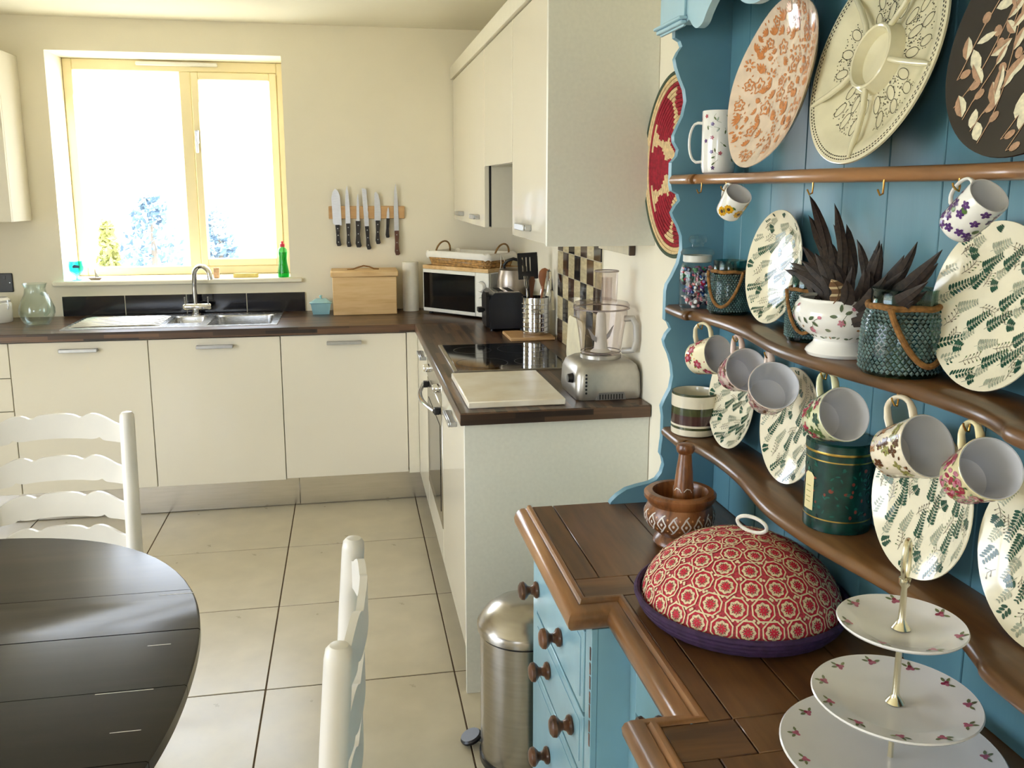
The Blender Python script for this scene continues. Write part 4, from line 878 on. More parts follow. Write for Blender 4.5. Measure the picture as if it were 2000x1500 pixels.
def frame_f(b):
    for x0, y0, y1 in ((0.105, -2.832, -2.298), (0.182, -3.187, -2.833), (0.105, -3.733, -3.188)):
        xs = x0+0.0125
        b.box(x0, xs, y0, y0+0.042, 0.03, 0.7443, 0, 0.001); b.box(x0, xs, y1-0.035, y1, 0.03, 0.7443, 0, 0.001)
        b.box(x0, xs, y0+0.042, y1-0.035, 0.03, 0.10, 0, 0.001); b.box(x0, xs, y0+0.042, y1-0.035, 0.722, 0.7443, 0, 0.001)
    b.box(0.1178, 0.195, -2.832, -2.826, 0.03, 0.7443); b.box(0.1178, 0.195, -3.191, -3.1875, 0.03, 0.7443)
    b.box(0.1178, 0.57, -2.3015, -2.298, 0.03, 0.7443); b.box(0.1178, 0.57, -3.733, -3.7305, 0.03, 0.7443)
part(ds, 'front_frame', BASEB, frame_f)
part(ds, 'wear_strip', pm('bare_scuffed_wood', (120, 84, 74), 0.7, 0.4, 60), lambda b: [b.box(0.1038, 0.105, -2.829+0.001*random.random(), -2.823, 0.50+0.03*k, 0.527+0.03*k-0.004*random.random()) for k in range(7)])
for k, (y, zz, hh) in enumerate(((-2.31, 0, 0), (-2.80, 0, 0), (-3.22, 0, 0), (-3.71, 0, 0))):
    part(ds, 'bun_foot', BASEB, lambda b: b.lathe([(0, 0.0005), (0.03, 0.0005), (0.04, 0.02), (0.03, 0.045), (0.025, 0.06), (0, 0.06)], 20, 0, T(0.16, y+(0.03 if k > 1 else -0.03), 0)))
for y in (-2.34, -3.69): part(ds, 'bun_foot', BASEB, lambda b: b.lathe([(0, 0.0005), (0.03, 0.0005), (0.04, 0.02), (0.03, 0.045), (0.025, 0.06), (0, 0.06)], 20, 0, T(0.53, y, 0)))
KPR = [(0, 0.0), (0.018, 0.0), (0.0205, 0.004), (0.019, 0.009), (0.012, 0.013), (0.0095, 0.019), (0.011, 0.024), (0.018, 0.029), (0.0225, 0.035), (0.021, 0.042), (0.014, 0.047), (0, 0.049)]
def drawer(x0, y0, y1, z0, z1, knobs, kz):
    d = part(ds, 'drawer', BASEB, lambda b: (b.box(x0-0.002, x0+0.0122, y0, y1, z0, z1, 0, 0.002), b.box(x0-0.0035, x0-0.002, y0+0.022, y1-0.022, z0+0.022, z1-0.022, 0, 0.001)))
    for y in knobs: part(d, 'knob', KNOBW, lambda b: b.lathe(KPR, 20, 0, frame((x0-0.0035, y, kz), (-1, 0, 0), (0, 0, 1))))
for z0, z1, kz, ky in ((0.544, 0.715, 0.608, (-2.365, -2.60)), (0.400, 0.534, 0.468, (-2.492, -2.705)), (0.112, 0.390, 0.255, (-2.495, -2.705))):
    drawer(0.105, -2.784, -2.339, z0, z1, ky, kz); drawer(0.105, -3.685, -3.229, z0, z1, (-6.02-ky[0], -6.02-ky[1]), kz)
drawer(0.182, -3.139, -2.874, 0.592, 0.715, (-3.02,), 0.655)
def cdoor(b):
    x0, y0, y1, z0, z1 = 0.182, -3.139, -2.874, 0.112, 0.580
    b.box(x0-0.002, x0+0.0122, y0, y0+0.05, z0, z1, 0, 0.002); b.box(x0-0.002, x0+0.0122, y1-0.05, y1, z0, z1, 0, 0.002)
    b.box(x0-0.002, x0+0.0122, y0+0.05, y1-0.05, z0, z0+0.05, 0, 0.002); b.box(x0-0.002, x0+0.0122, y0+0.05, y1-0.05, z1-0.05, z1, 0, 0.002)
    b.box(x0+0.006, x0+0.0122, y0+0.045, y1-0.045, z0+0.045, z1-0.045)
cd = part(ds, 'cupboard_door', BASEB, cdoor)
part(cd, 'knob', KNOBW, lambda b: b.lathe(KPR, 20, 0, frame((0.180, -2.90, 0.40), (-1, 0, 0), (0, 0, 1))))

# ------------------------------------------------------------------ dresser rack
Z1, Z2, Z3 = 1.592, 1.2875, 0.985
SHELF = [(-2.3165, 0.424), (-2.43, 0.422), (-2.442, 0.438), (-2.5, 0.450), (-2.6, 0.454), (-2.7, 0.448), (-2.78, 0.436), (-2.86, 0.424), (-2.93, 0.422), (-3.03, 0.428), (-3.11, 0.440), (-3.19, 0.454), (-3.28, 0.461), (-3.36, 0.458), (-3.42, 0.442), (-3.46, 0.428), (-3.60, 0.423), (-3.6995, 0.424)]
def lin(tab, t):
    for (a, u), (c, v) in zip(tab, tab[1:]):
        if min(a, c) <= t <= max(a, c): return u+(v-u)*(t-a)/(c-a)
    return tab[-1][1]
def smooth_pts(tab, n):
    """Catmull-Rom through the points"""
    out = []
    for i in range(len(tab)-1):
        p0, p1, p2, p3 = tab[max(i-1, 0)], tab[i], tab[i+1], tab[min(i+2, len(tab)-1)]
        for k in range(n):
            t = k/n
            out.append(tuple(0.5*((2*b_)+(-a_+c_)*t+(2*a_-5*b_+4*c_-d_)*t*t+(-a_+3*b_-3*c_+d_)*t**3) for a_, b_, c_, d_ in zip(p0, p1, p2, p3)))
    out.append(tab[-1]); return out
rk = thing('dresser_rack', 'blue painted plate rack with three wavy wooden shelves on the dresser', 'plate rack', (0.5, -3.0, ZT))
for k in range(11):
    y1 = -2.3165-0.0975 if k else -2.3165
    y1 = -2.414-0.139*(k-1) if k else -2.3165; y0 = max(-2.414-0.139*k, -3.6995)
    if y1 <= -3.6995: continue
    part(rk, 'back_board', BLUE_SHADED, lambda b: b.box(0.560, 0.5735, y0+0.0009, y1-0.0009, ZT+0.001, 2.06, 0, 0.0016))
side = [(0.5735, ZT+0.0005), (0.293, ZT+0.0005), (0.296, 0.800), (0.312, 0.815), (0.335, 0.829), (0.362, 0.836), (0.395, 0.842), (0.412, 0.850), (0.424, 0.866), (0.430, 0.888), (0.426, 0.905), (0.420, 0.915), (0.422, 0.94), (0.424, 0.955), (0.424, 1.01), (0.420, 1.035), (0.428, 1.055), (0.441, 1.08), (0.446, 1.11), (0.442, 1.14), (0.434, 1.165), (0.424, 1.185), (0.420, 1.20), (0.426, 1.215), (0.437, 1.228), (0.430, 1.243), (0.421, 1.25), (0.421, 1.32), (0.424, 1.335), (0.436, 1.355), (0.450, 1.385), (0.458, 1.42), (0.456, 1.45), (0.446, 1.475), (0.434, 1.495), (0.430, 1.505), (0.438, 1.52), (0.449, 1.533), (0.444, 1.548), (0.428, 1.556), (0.425, 1.57), (0.425, 1.62), (0.438, 1.635), (0.441, 1.65), (0.430, 1.668), (0.429, 1.682), (0.437, 1.70), (0.449, 1.725), (0.456, 1.76), (0.452, 1.785), (0.440, 1.81), (0.430, 1.835), (0.426, 1.853), (0.433, 1.868), (0.442, 1.880), (0.437, 1.892), (0.424, 1.899), (0.420, 2.06), (0.5735, 2.06)]
for y0, y1 in ((-2.316, -2.296), (-3.72, -3.700)):
    part(rk, 'side_panel', BLUE, lambda b: b.prism(side, y0, y1, 'y'))
def shelf(b, z, th=0.021):
    fr = smooth_pts(SHELF, 5); rows = []
    for o, zz in ((0.0, z-th), (-0.003, z-th+0.003), (-0.0045, z-th+0.010), (-0.002, z-0.006), (0.0, z-0.003), (0.005, z)):
        rows.append([(x+o, y, zz) for y, x in fr])
    n = len(fr); m = len(rows)
    vs = sum(rows, []); fs = [(k*n+i, k*n+i+1, (k+1)*n+i+1, (k+1)*n+i) for k in range(m-1) for i in range(n-1)]
    o = len(vs)
    vs += [(0.5595, y, z) for y, x in fr]+[(0.5595, y, z-th) for y, x in fr]
    for i in range(n-1): fs.append(((m-1)*n+i, (m-1)*n+i+1, o+i+1, o+i)); fs.append((i+1, i, o+n+i, o+n+i+1)); fs.append((o+i, o+i+1, o+n+i+1, o+n+i))
    fs.append(tuple(k*n for k in range(m))+(o, o+n)); fs.append((tuple(k*n+n-1 for k in range(m))+(o+n-1, o+2*n-1))[::-1])
    b.add(vs, fs, 0)
for z in (Z1, Z2, Z3): part(rk, 'shelf', OAKM if z == Z1 else OAK, lambda b: shelf(b, z), angle=50)
# scalloped frieze and cornice
def frieze(b):
    sc = [(-2.3165, 1.915), (-2.40, 1.913), (-2.43, 1.906), (-2.455, 1.912), (-2.475, 1.898), (-2.50, 1.888), (-2.53, 1.893), (-2.55, 1.910), (-2.58, 1.93), (-2.62, 1.945), (-2.66, 1.945), (-2.69, 1.915), (-2.73, 1.893), (-2.78, 1.885), (-2.83, 1.893), (-2.87, 1.915), (-2.90, 1.945), (-2.95, 1.95), (-3.0, 1.93), (-3.05, 1.95), (-3.10, 1.945), (-3.13, 1.915), (-3.18, 1.893), (-3.23, 1.885), (-3.28, 1.893), (-3.32, 1.915), (-3.36, 1.945), (-3.42, 1.945), (-3.5, 1.90), (-3.56, 1.912), (-3.6995, 1.915)]
    sc = smooth_pts(sc, 4); b.prism(sc+[(-3.6995, 2.06), (-2.3165, 2.06)], 0.402, 0.418, 'x')
part(rk, 'frieze', BLUE_LIT, frieze)
def cap(b):
    for y0, y1 in ((-2.44, -2.292), (-3.724, -3.58)):
        b.box(0.396, 0.4015, y0, y1, 1.902, 2.06, 0, 0.001); b.box(0.388, 0.4015, y0-0.004, y1+0.004, 1.906, 1.915, 0, 0.002); b.box(0.382, 0.4015, y0-0.008, y1+0.008, 1.915, 1.922, 0, 0.002)
    b.box(0.370, 0.5735, -3.745, -2.271, 2.0605, 2.10, 0, 0.006); b.box(0.35, 0.5735, -3.765, -2.251, 2.10, 2.12, 0, 0.004)
part(rk, 'cornice', BLUE_LIT, cap)

# ------------------------------------------------------------------ crockery helpers
I_G1 = ink('dark_fern_green', (44, 84, 66)); I_G2 = ink('sage_grey_green', (168, 172, 150)); I_TW = ink('brown_twig_ink', (112, 104, 86)); I_G3 = ink('leaf_green_ink', (88, 118, 66))
I_RED = ink('rose_red_ink', (168, 50, 76)); I_PNK = ink('pink_ink', (206, 132, 150)); I_PUR = ink('violet_ink', (92, 58, 120)); I_YEL = ink('sunflower_ink', (222, 166, 34)); I_BRN = ink('brown_ink', (92, 58, 34)); I_OLV = ink('olive_ink', (150, 148, 86)); I_ORG = ink('orange_ink', (206, 132, 78)); I_BLK = ink('black_ink', (36, 32, 28)); I_TAN = ink('tan_ink', (168, 124, 86)); I_CRM = ink('cream_ink', (232, 222, 192))
def ell(cx, cy, a, b_, ang, n=8):
    ca, sa = math.cos(ang), math.sin(ang)
    return [(cx+a*math.cos(2*PI*i/n)*ca-b_*math.sin(2*PI*i/n)*sa, cy+a*math.cos(2*PI*i/n)*sa+b_*math.sin(2*PI*i/n)*ca) for i in range(n)]
def leafp(cx, cy, L, w, ang):
    """pointed leaf, base at (cx, cy)"""
    ca, sa = math.cos(ang), math.sin(ang)
    return [(cx+u*L*ca-v*w*sa, cy+u*L*sa+v*w*ca) for u, v in ((0, 0), (0.22, 0.38), (0.5, 0.5), (0.78, 0.34), (1, 0), (0.78, -0.34), (0.5, -0.5), (0.22, -0.38))]
def stroke(b, pts, w, mi, fn):
    fine = [pts[0]]
    for p, q in zip(pts, pts[1:]):
        k = max(1, math.ceil(math.hypot(q[0]-p[0], q[1]-p[1])/0.005)); fine += [(p[0]+(q[0]-p[0])*i/k, p[1]+(q[1]-p[1])*i/k) for i in range(1, k+1)]
    for (x0, y0), (x1, y1) in zip(fine, fine[1:]):
        dx, dy = x1-x0, y1-y0; L = math.hypot(dx, dy) or 1; nx, ny = -dy/L*w/2, dx/L*w/2
        b.add([fn(x0+nx, y0+ny), fn(x1+nx, y1+ny), fn(x1-nx, y1-ny), fn(x0-nx, y0-ny)], [(3, 2, 1, 0)], mi)
def disc_fn(prof, eps=0.0006):
    """front surface height of a plate as a function of radius"""
    tab = sorted(prof)
    def h(r):
        for (a, u), (c, v) in zip(tab, tab[1:]):
            if a <= r <= c: return u+(v-u)*(r-a)/((c-a) or 1)
        return tab[-1][1]
    return lambda x, y: (x, y, h(math.hypot(x, y))+eps)
def wall_fn(rad_fn, eps=0.0006):
    """side of a round vessel: u = arc length at the given radius, v = height"""
    def f(u, v):
        r = rad_fn(v)+eps; a = u/rad_fn.ref; return (r*math.cos(a), r*math.sin(a), v)
    return f
class Rad:
    def __init__(s, tab, ref): s.t = tab; s.ref = ref
    def __call__(s, v): return lin(s.t, min(max(v, s.t[0][0]), s.t[-1][0]))

# fern plates: one mesh, turned differently for each
PF = [(0.0, 0.004), (0.05, 0.004), (0.075, 0.007), (0.095, 0.014), (0.113, 0.022)]
def fern_plate_mesh(seed):
    rnd = random.Random(seed); b = MB()
    b.lathe([(0, -0.001), (0.06, -0.001), (0.062, -0.004), (0.066, -0.004), (0.068, 0.001), (0.095, 0.010), (0.1135, 0.0195), (0.115, 0.021), (0.1145, 0.0225)]+PF[::-1], 64, 0)
    fn = disc_fn(PF); ok = lambda x, y: math.hypot(x, y) < 0.109
    def frond(x, y, ang, L, n, mi, w=0.0042):
        ca, sa = math.cos(ang), math.sin(ang)
        for i in range(n):
            t = (i+0.5)/n; sx, sy = x+ca*L*t, y+sa*L*t; sz = w*(1.15-0.6*t)
            for s in (1, -1):
                da = ang+s*1.05; px_, py_ = sx+math.cos(da)*sz*1.15, sy+math.sin(da)*sz*1.15
                if ok(px_, py_): b.poly(ell(px_, py_, sz*1.0, sz*0.48, da, 7), mi, fn)
        if ok(x+ca*L, y+sa*L) and ok(x, y): stroke(b, [(x-ca*0.004, y-sa*0.004), (x+ca*L, y+sa*L)], 0.0006, mi, fn)
    def twig(x, y, ang, L):
        pts = [(x, y)]; a = ang
        for k in range(5): a += rnd.uniform(-0.25, 0.25); pts.append((pts[-1][0]+L/5*math.cos(a), pts[-1][1]+L/5*math.sin(a)))
        pts = [p for p in pts if ok(*p)]
        if len(pts) > 1:
            stroke(b, pts, 0.0007, 3, fn)
            for p in pts[1:]:
                for s in (1, -1):
                    q = (p[0]+0.007*math.cos(a+s*0.9), p[1]+0.007*math.sin(a+s*0.9))
                    if ok(*q): stroke(b, [p, q], 0.0005, 3, fn); b.poly(ell(q[0], q[1], 0.0018, 0.0010, a+s, 6), rnd.choice((3, 4, 3)), fn)
    k = 0
    for gy_ in range(-4, 5):
        for gx_ in range(-3, 4):
            x, y = gx_*0.036+(0.018 if gy_ % 2 else 0)+rnd.uniform(-0.005, 0.005), gy_*0.026+rnd.uniform(-0.004, 0.004); k += 1
            c = (gx_*2+gy_) % 5
            if c in (0, 2): frond(x, y, 0.45+rnd.uniform(-0.15, 0.2), rnd.uniform(0.042, 0.050), 10, 1)
            elif c == 1: frond(x, y, 0.3+rnd.uniform(-0.2, 0.2), 0.038, 8, 2)
            elif c == 3: twig(x, y, rnd.uniform(-0.6, 1.2), 0.03)
            else: frond(x, y, rnd.uniform(-0.3, 0.4), 0.014, 4, 1, 0.0048); frond(x+0.01, y+0.012, 0.4, 0.022, 5, 2, 0.0034); twig(x-0.012, y, 0.9, 0.022)
    return b
fb = fern_plate_mesh(5); FERN_MATS = [CREAMC, I_G1, I_G2, I_TW, I_G3]
fern_me = None
def stand_plate(me_obj, y, zs, R, xb, lean, spin):
    """stand a plate (local +z = front, facing -x) on a shelf, leaning back"""
    c = Vector((xb, y, zs)) + Vector((math.sin(lean)*R, 0, math.cos(lean)*R))
    z = Vector((-math.cos(lean), 0, math.sin(lean))); m = frame(c, z, (0, -1, 0)) @ RZ(spin); me_obj.matrix_world = m; me_obj.matrix_basis = m
def fern_plate(label, y, zs, spin, xb=0.527, lean=0.13):
    global fern_me
    if fern_me is None:
        o = fb.build('fern_plate', FERN_MATS, recentre=False); fern_me = o.data
    else: o = bpy.data.objects.new('fern_plate', fern_me); COL.objects.link(o)
    tag(o, label, 'plate', 'fern patterned plates on the dresser'); stand_plate(o, y, zs+0.0008, 0.115, xb-0.021*math.cos(lean)+0.0175, lean, spin); return o
fern_plate('fern patterned plate on the middle shelf left of the feathers', -2.66, Z2, 0.0)
fern_plate('fern patterned plate on the middle shelf at the right, under the violet mug', -3.282, Z2, 0.15)
fern_plate('fern patterned plate on the bottom shelf beside the striped pot', -2.515, Z3, 0.1, 0.516)
fern_plate('fern patterned plate on the bottom shelf left of the green tin', -2.762, Z3, 0.7)
fern_plate('fern patterned plate on the bottom shelf right of the green tin', -3.198, Z3, 0.95, 0.510)
fern_plate('fern patterned plate on the bottom shelf, rightmost', -3.425, Z3, 0.75+PI)

# orange glazed dish on the top shelf
def orange_dish():
    b = MB(); rnd = random.Random(3); R = 0.168; used = []
    wob = lambda a, k: 1+0.018*math.sin(5*a+0.6)+0.012*math.sin(3*a)
    pf = [(0.0, 0.002), (0.06, 0.004), (0.11, 0.014), (0.145, 0.028), (0.166, 0.040)]
    b.lathe([(0, -0.004), (0.07, -0.004), (0.11, 0.006), (0.15, 0.025), (0.168, 0.0385), (0.1675, 0.0405)]+pf[::-1], 72, 0, wob=wob)
    f0 = disc_fn(pf, 0.0012)
    def fn(x, y):
        k = wob(math.atan2(y, x), 0); return (x, y, f0(x/k, y/k)[2])
    for _ in range(420):
        a = rnd.uniform(0, 2*PI); r = R*0.93*math.sqrt(rnd.random()); x, y = r*math.cos(a), r*math.sin(a)
        s = rnd.uniform(0.009, 0.017); k = rnd.choice((0, 1, 2, 2)); a0 = rnd.uniform(0, PI)
        n = rnd.choice((5, 6, 7))
        if math.hypot(x, y)+s > R*0.96 or any(math.hypot(x-u, y-v) < (s+w)*0.78 for u, v, w in used): continue
        used.append((x, y, s))
        if k == 0:
            for i in range(n):
                q = ell(x+s*0.75*math.cos(a0+2*PI*i/n), y+s*0.75*math.sin(a0+2*PI*i/n), s*0.4, s*0.2, a0+2*PI*i/n, 6); b.poly(q, 1, fn)
        elif k == 1:
            pts = [(x+s*(0.85+0.22*math.cos(5*t))*math.cos(t), y+s*(0.85+0.22*math.cos(5*t))*math.sin(t)) for t in [2*PI*i/20 for i in range(21)]]
            stroke(b, pts, 0.0028, 1, fn); b.poly(ell(x, y, s*0.32, s*0.32, 0, 8), 1, fn)
        else:
            for i in range(-2, 3): b.poly(leafp(x, y, s*1.3, s*0.4, a0+i*0.42), 1, fn)
    for _ in range(200):
        a = rnd.uniform(0, 2*PI); r = R*0.95*math.sqrt(rnd.random()); b.poly(ell(r*math.cos(a), r*math.sin(a), 0.0032, 0.0016, rnd.uniform(0, PI), 6), rnd.choice((1, 2)), fn)
    return b
o = orange_dish().build('shallow_dish', [pm('pinkish_cream_glaze', (228, 206, 184), 0.1, 0.08, 30, coat=0.4, bump=0.06, bscale=50), I_ORG, ink('pale_peach_ink', (220, 170, 130))], recentre=False)
tag(o, 'shallow orange and cream flowered dish leaning on the top shelf', 'dish'); o.data.transform(Matrix.Scale(0.97, 4)); stand_plate(o, -2.682, Z1+0.001, 0.163, 0.480, 0.22, 0.4)

# chip and dip platter
def platter():
    b = MB(); R = 0.186; rnd = random.Random(8)
    pf = [(0.0, 0.026), (0.04, 0.020), (0.055, 0.020), (0.06, 0.012), (0.10, 0.008), (0.14, 0.012), (0.155, 0.024), (0.184, 0.030)]
    b.lathe([(0, 0.0), (0.11, 0.0), (0.15, 0.010), (0.183, 0.022), (0.186, 0.026), (0.1855, 0.0295), (0.184, 0.030), (0.155, 0.026), (0.14, 0.014), (0.10, 0.009), (0.062, 0.010), (0.056, 0.034), (0.053, 0.0355), (0.050, 0.034), (0.044, 0.016), (0, 0.014)], 96, 0, mis=[1, 1, 1, 1]+[0]*11)
    def fnr(x, y):
        r = math.hypot(x, y); tab = [(0.0, 0.014), (0.044, 0.016), (0.062, 0.0105), (0.10, 0.009), (0.14, 0.014), (0.155, 0.026), (0.184, 0.030), (0.2, 0.03)]
        return (x, y, lin(tab, r)+0.0008)
    for k in range(5):
        a = 2*PI*k/5+0.3
        b.tube([(r*math.cos(a), r*math.sin(a), z) for r, z in ((0.054, 0.028), (0.09, 0.0235), (0.13, 0.025), (0.157, 0.029), (0.178, 0.031))], [0.005, 0.0055, 0.0055, 0.005, 0.003], 10, 0)
        m = a+PI/5
        for (ra, w_) in ((0.085, 0.018), (0.118, 0.02)):
            for s in (-1, 0, 1):
                aa = m+s*0.36*(0.10/ra); x, y = ra*math.cos(aa), ra*math.sin(aa)
                stroke(b, [(x+0.016*math.cos(t)*math.cos(aa)-0.0085*math.sin(t)*math.sin(aa), y+0.016*math.cos(t)*math.sin(aa)+0.0085*math.sin(t)*math.cos(aa)) for t in [2*PI*i/18 for i in range(19)]], 0.0011, 2, fnr)
        for _ in range(150):
            rr = rnd.uniform(0.064, 0.138); aa = m+rnd.uniform(-0.42, 0.42)
            inside = any(((rr*math.cos(aa-(m+s*0.36*(0.10/ra)))-ra)/0.0165)**2+((rr*math.sin(aa-(m+s*0.36*(0.10/ra))))/0.009)**2 < 1.05 for ra in (0.085, 0.118) for s in (-1, 0, 1))
            if not inside: b.poly(ell(rr*math.cos(aa), rr*math.sin(aa), 0.0016, 0.0010, aa+rnd.uniform(-0.5, 0.5), 5), 2, fnr)
    for rr, n in ((0.178, 150), (0.1725, 146)):
        for i in range(n):
            a = 2*PI*i/n; b.poly(ell(rr*math.cos(a), rr*math.sin(a), 0.0026, 0.0013, a+PI/2, 5), 2, fnr)
    return b
o = platter().build('divided_platter', [pm('stone_cream_glaze', (220, 212, 180), 0.12, 0.05, 20, coat=0.4), pm('dark_platter_rim', (44, 42, 34), 0.2), I_BLK], recentre=False)
tag(o, 'large cream divided platter with a centre dip bowl on the top shelf', 'platter'); o.data.transform(Matrix.Scale(0.925, 4)); stand_plate(o, -2.988, Z1+0.001, 0.172, 0.489, 0.24, 0.75)

# dark leaf plate
def leaf_plate():
    b = MB(); R = 0.165; rnd = random.Random(21)
    pf = [(0.0, 0.004), (0.09, 0.005), (0.12, 0.010), (0.163, 0.020)]
    b.lathe([(0, 0.0), (0.10, 0.0), (0.163, 0.016), (0.165, 0.018), (0.1645, 0.0205)]+pf[::-1], 72, 0)
    fn = disc_fn(pf, 0.0006); fn2 = disc_fn(pf, 0.0009); ok = lambda x, y: math.hypot(x, y) < R*0.97
    for ln in range(13):
        x0, y0 = -0.22+0.030*ln, -0.175; a = 1.15
        pts = [(x0, y0)]
        for k in range(16):
            a += rnd.uniform(-0.14, 0.13); pts.append((pts[-1][0]+0.024*math.cos(a), pts[-1][1]+0.024*math.sin(a)))
        pin = [p for p in pts if ok(*p)]
        if len(pin) > 1: stroke(b, pin, 0.0016, 2, fn)
        for k, p in enumerate(pts[1:-1]):
            s = 1 if (k+ln) % 2 else -1; ang = a+s*rnd.uniform(0.3, 0.8)
            if (k+ln) % 3 == 0:
                q = (p[0]+0.013*math.cos(ang), p[1]+0.013*math.sin(ang)); e = ell(q[0], q[1], 0.008, 0.0062, ang, 10)
                if all(ok(*t) for t in e): b.poly(e, 2, fn); stroke(b, [p, q], 0.0009, 2, fn)
            else:
                L = rnd.uniform(0.028, 0.04); w = L*rnd.uniform(0.36, 0.5); e = leafp(p[0]+0.004*math.cos(ang), p[1]+0.004*math.sin(ang), L, w, ang)
                if all(ok(*t) for t in e):
                    b.poly(e, 1, fn)
                    if rnd.random() < 0.5: b.poly([e[0], e[1], e[2], e[3], e[4]], 2, fn2)
    return b
o = leaf_plate().build('leaf_plate', [pm('black_brown_glaze', (38, 32, 32), 0.16, 0.05, 20, coat=0.3), I_CRM, ink('dusky_tan_ink', (182, 144, 116))], recentre=False)
tag(o, 'dark brown plate with cream and tan leaves at the right of the top shelf', 'plate'); stand_plate(o, -3.338, Z1+0.001, 0.165, 0.492, 0.24, 0.2)

# ------------------------------------------------------------------ mugs
def mug_mesh(R, H, taper, print_fn, seed, handle=True, hs=1.0):
    """mug axis +z (base at 0), handle along +x; slot 0 outside, 1 inside, 2.. prints"""
    b = MB(); rb = R*taper; rnd = random.Random(seed)
    out = [(0.0, rb*0.80), (0.004*R/0.04, rb*0.93), (H*0.12, rb+(R-rb)*0.1), (H*0.5, rb+(R-rb)*0.45), (H, R)]
    prof = [(0, 0.0015)]+[(r, z) for z, r in out]+[(R-0.0008, H+0.0012), (R-0.0024, H+0.0006)]
    k = len(prof)
    prof += [(R-0.0034, H-0.004), (rb+(R-rb)*0.45-0.0034, H*0.5), (rb-0.0036, H*0.1), (rb*0.7, 0.0055), (0, 0.005)]
    b.lathe(prof, 44, 0, mis=[0]*(k-2)+[1]*7)
    rad = Rad(out, R); fn = wall_fn(rad)
    print_fn(b, fn, R, H, rnd)
    if handle:
        z0, z1 = H*0.20, H*0.82; xo = R*1.72*hs if hs != 1 else R*1.72
        pts = [(rad(z0)-0.001, 0, z0), (rad(z0)+0.012*R/0.04, 0, z0-0.001)]+[(R*1.12+(xo-R*1.12)*math.sin(t)**0.8, 0, (z0+z1)/2-(z1-z0)*0.53*math.cos(t)) for t in [0.55+ (PI-1.0)*i/9 for i in range(10)]]+[(rad(z1)+0.010*R/0.04, 0, z1+0.001), (rad(z1)-0.001, 0, z1)]
        b.tube(pts, [R*0.15]*2+[R*0.125]*10+[R*0.15]*2, 12, 0, flat=0.62, upv=(1, 0, 0))
    return b
def flower(b, fn, u, v, s, mi, mc=None, n=5, a0=0.0):
    for i in range(n):
        a = a0+2*PI*i/n; b.poly(ell(u+s*0.55*math.cos(a), v+s*0.55*math.sin(a), s*0.5, s*0.34, a, 7), mi, fn)
    if mc is not None: 
        f2 = lambda x, y: tuple(Vector(fn(x, y))+Vector((fn(x, y)[0], fn(x, y)[1], 0)).normalized()*0.0003); b.poly(ell(u, v, s*0.36, s*0.36, 0, 8), mc, f2)
def scatter(b, fn, R, H, rnd, n, draw, v0=0.10, v1=0.93, mind=0.0):
    pts = []
    for _ in range(n*12):
        u, v = rnd.uniform(0, 2*PI*R), rnd.uniform(H*v0, H*v1)
        if all((min(abs(u-x), 2*PI*R-abs(u-x)))**2+(v-y)**2 > mind**2 for x, y in pts): pts.append((u, v)); draw(u, v)
        if len(pts) >= n: break
def p_rose(b, fn, R, H, rnd):
    scatter(b, fn, R, H, rnd, 13, lambda u, v: (flower(b, fn, u, v, 0.0125, 2, 3, 6, rnd.random()), [b.poly(leafp(u+0.008*math.cos(a), v+0.008*math.sin(a), 0.008, 0.004, a), 4, fn) for a in (rnd.uniform(0, 6), rnd.uniform(0, 6))]), 0.18, 0.85, 0.019)
    scatter(b, fn, R, H, rnd, 30, lambda u, v: b.poly(ell(u, v, 0.0026, 0.0014, rnd.uniform(0, PI), 6), rnd.choice((2, 5, 4)), fn), 0.08, 0.95)
def p_chintz(mis, size=0.010, n=34, nl=110):
    def f(b, fn, R, H, rnd):
        scatter(b, fn, R, H, rnd, n, lambda u, v: flower(b, fn, u, v, size*rnd.uniform(0.7, 1.2), rnd.choice(mis), None, rnd.choice((4, 5)), rnd.random()*3), 0.12, 0.9, size*1.2)
        scatter(b, fn, R, H, rnd, nl, lambda u, v: b.poly(leafp(u, v, size*rnd.uniform(0.5, 0.9), size*0.35, rnd.uniform(0, 2*PI)), rnd.choice(mis), fn), 0.08, 0.92)
    return f
def p_tulip(b, fn, R, H, rnd):
    scatter(b, fn, R, H, rnd, 120, lambda u, v: b.poly(leafp(u, v-0.006, 0.017, 0.0075, PI/2+rnd.uniform(-0.5, 0.5)), rnd.choice((2, 2, 3)), fn), 0.10, 0.84, 0.0068)
    scatter(b, fn, R, H, rnd, 130, lambda u, v: b.poly(leafp(u, v-0.004, 0.011, 0.0026, PI/2+rnd.uniform(-0.8, 0.8)), rnd.choice((4, 5)), fn), 0.06, 0.88)
def p_violet(b, fn, R, H, rnd):
    scatter(b, fn, R, H, rnd, 34, lambda u, v: flower(b, fn, u, v, 0.0062, 2, None, 5, rnd.random()), 0.12, 0.9, 0.009)
    scatter(b, fn, R, H, rnd, 9, lambda u, v: b.poly(ell(u, v, 0.0048, 0.004, rnd.random(), 9), 3, fn), 0.15, 0.88, 0.014)
def p_sun(b, fn, R, H, rnd):
    scatter(b, fn, R, H, rnd, 11, lambda u, v: flower(b, fn, u, v, 0.0105, 2, 3, 9, rnd.random()), 0.2, 0.84, 0.0165)
    scatter(b, fn, R, H, rnd, 9, lambda u, v: b.poly(leafp(u, v, 0.010, 0.005, rnd.uniform(0, 6)), 4, fn), 0.1, 0.8, 0.012)
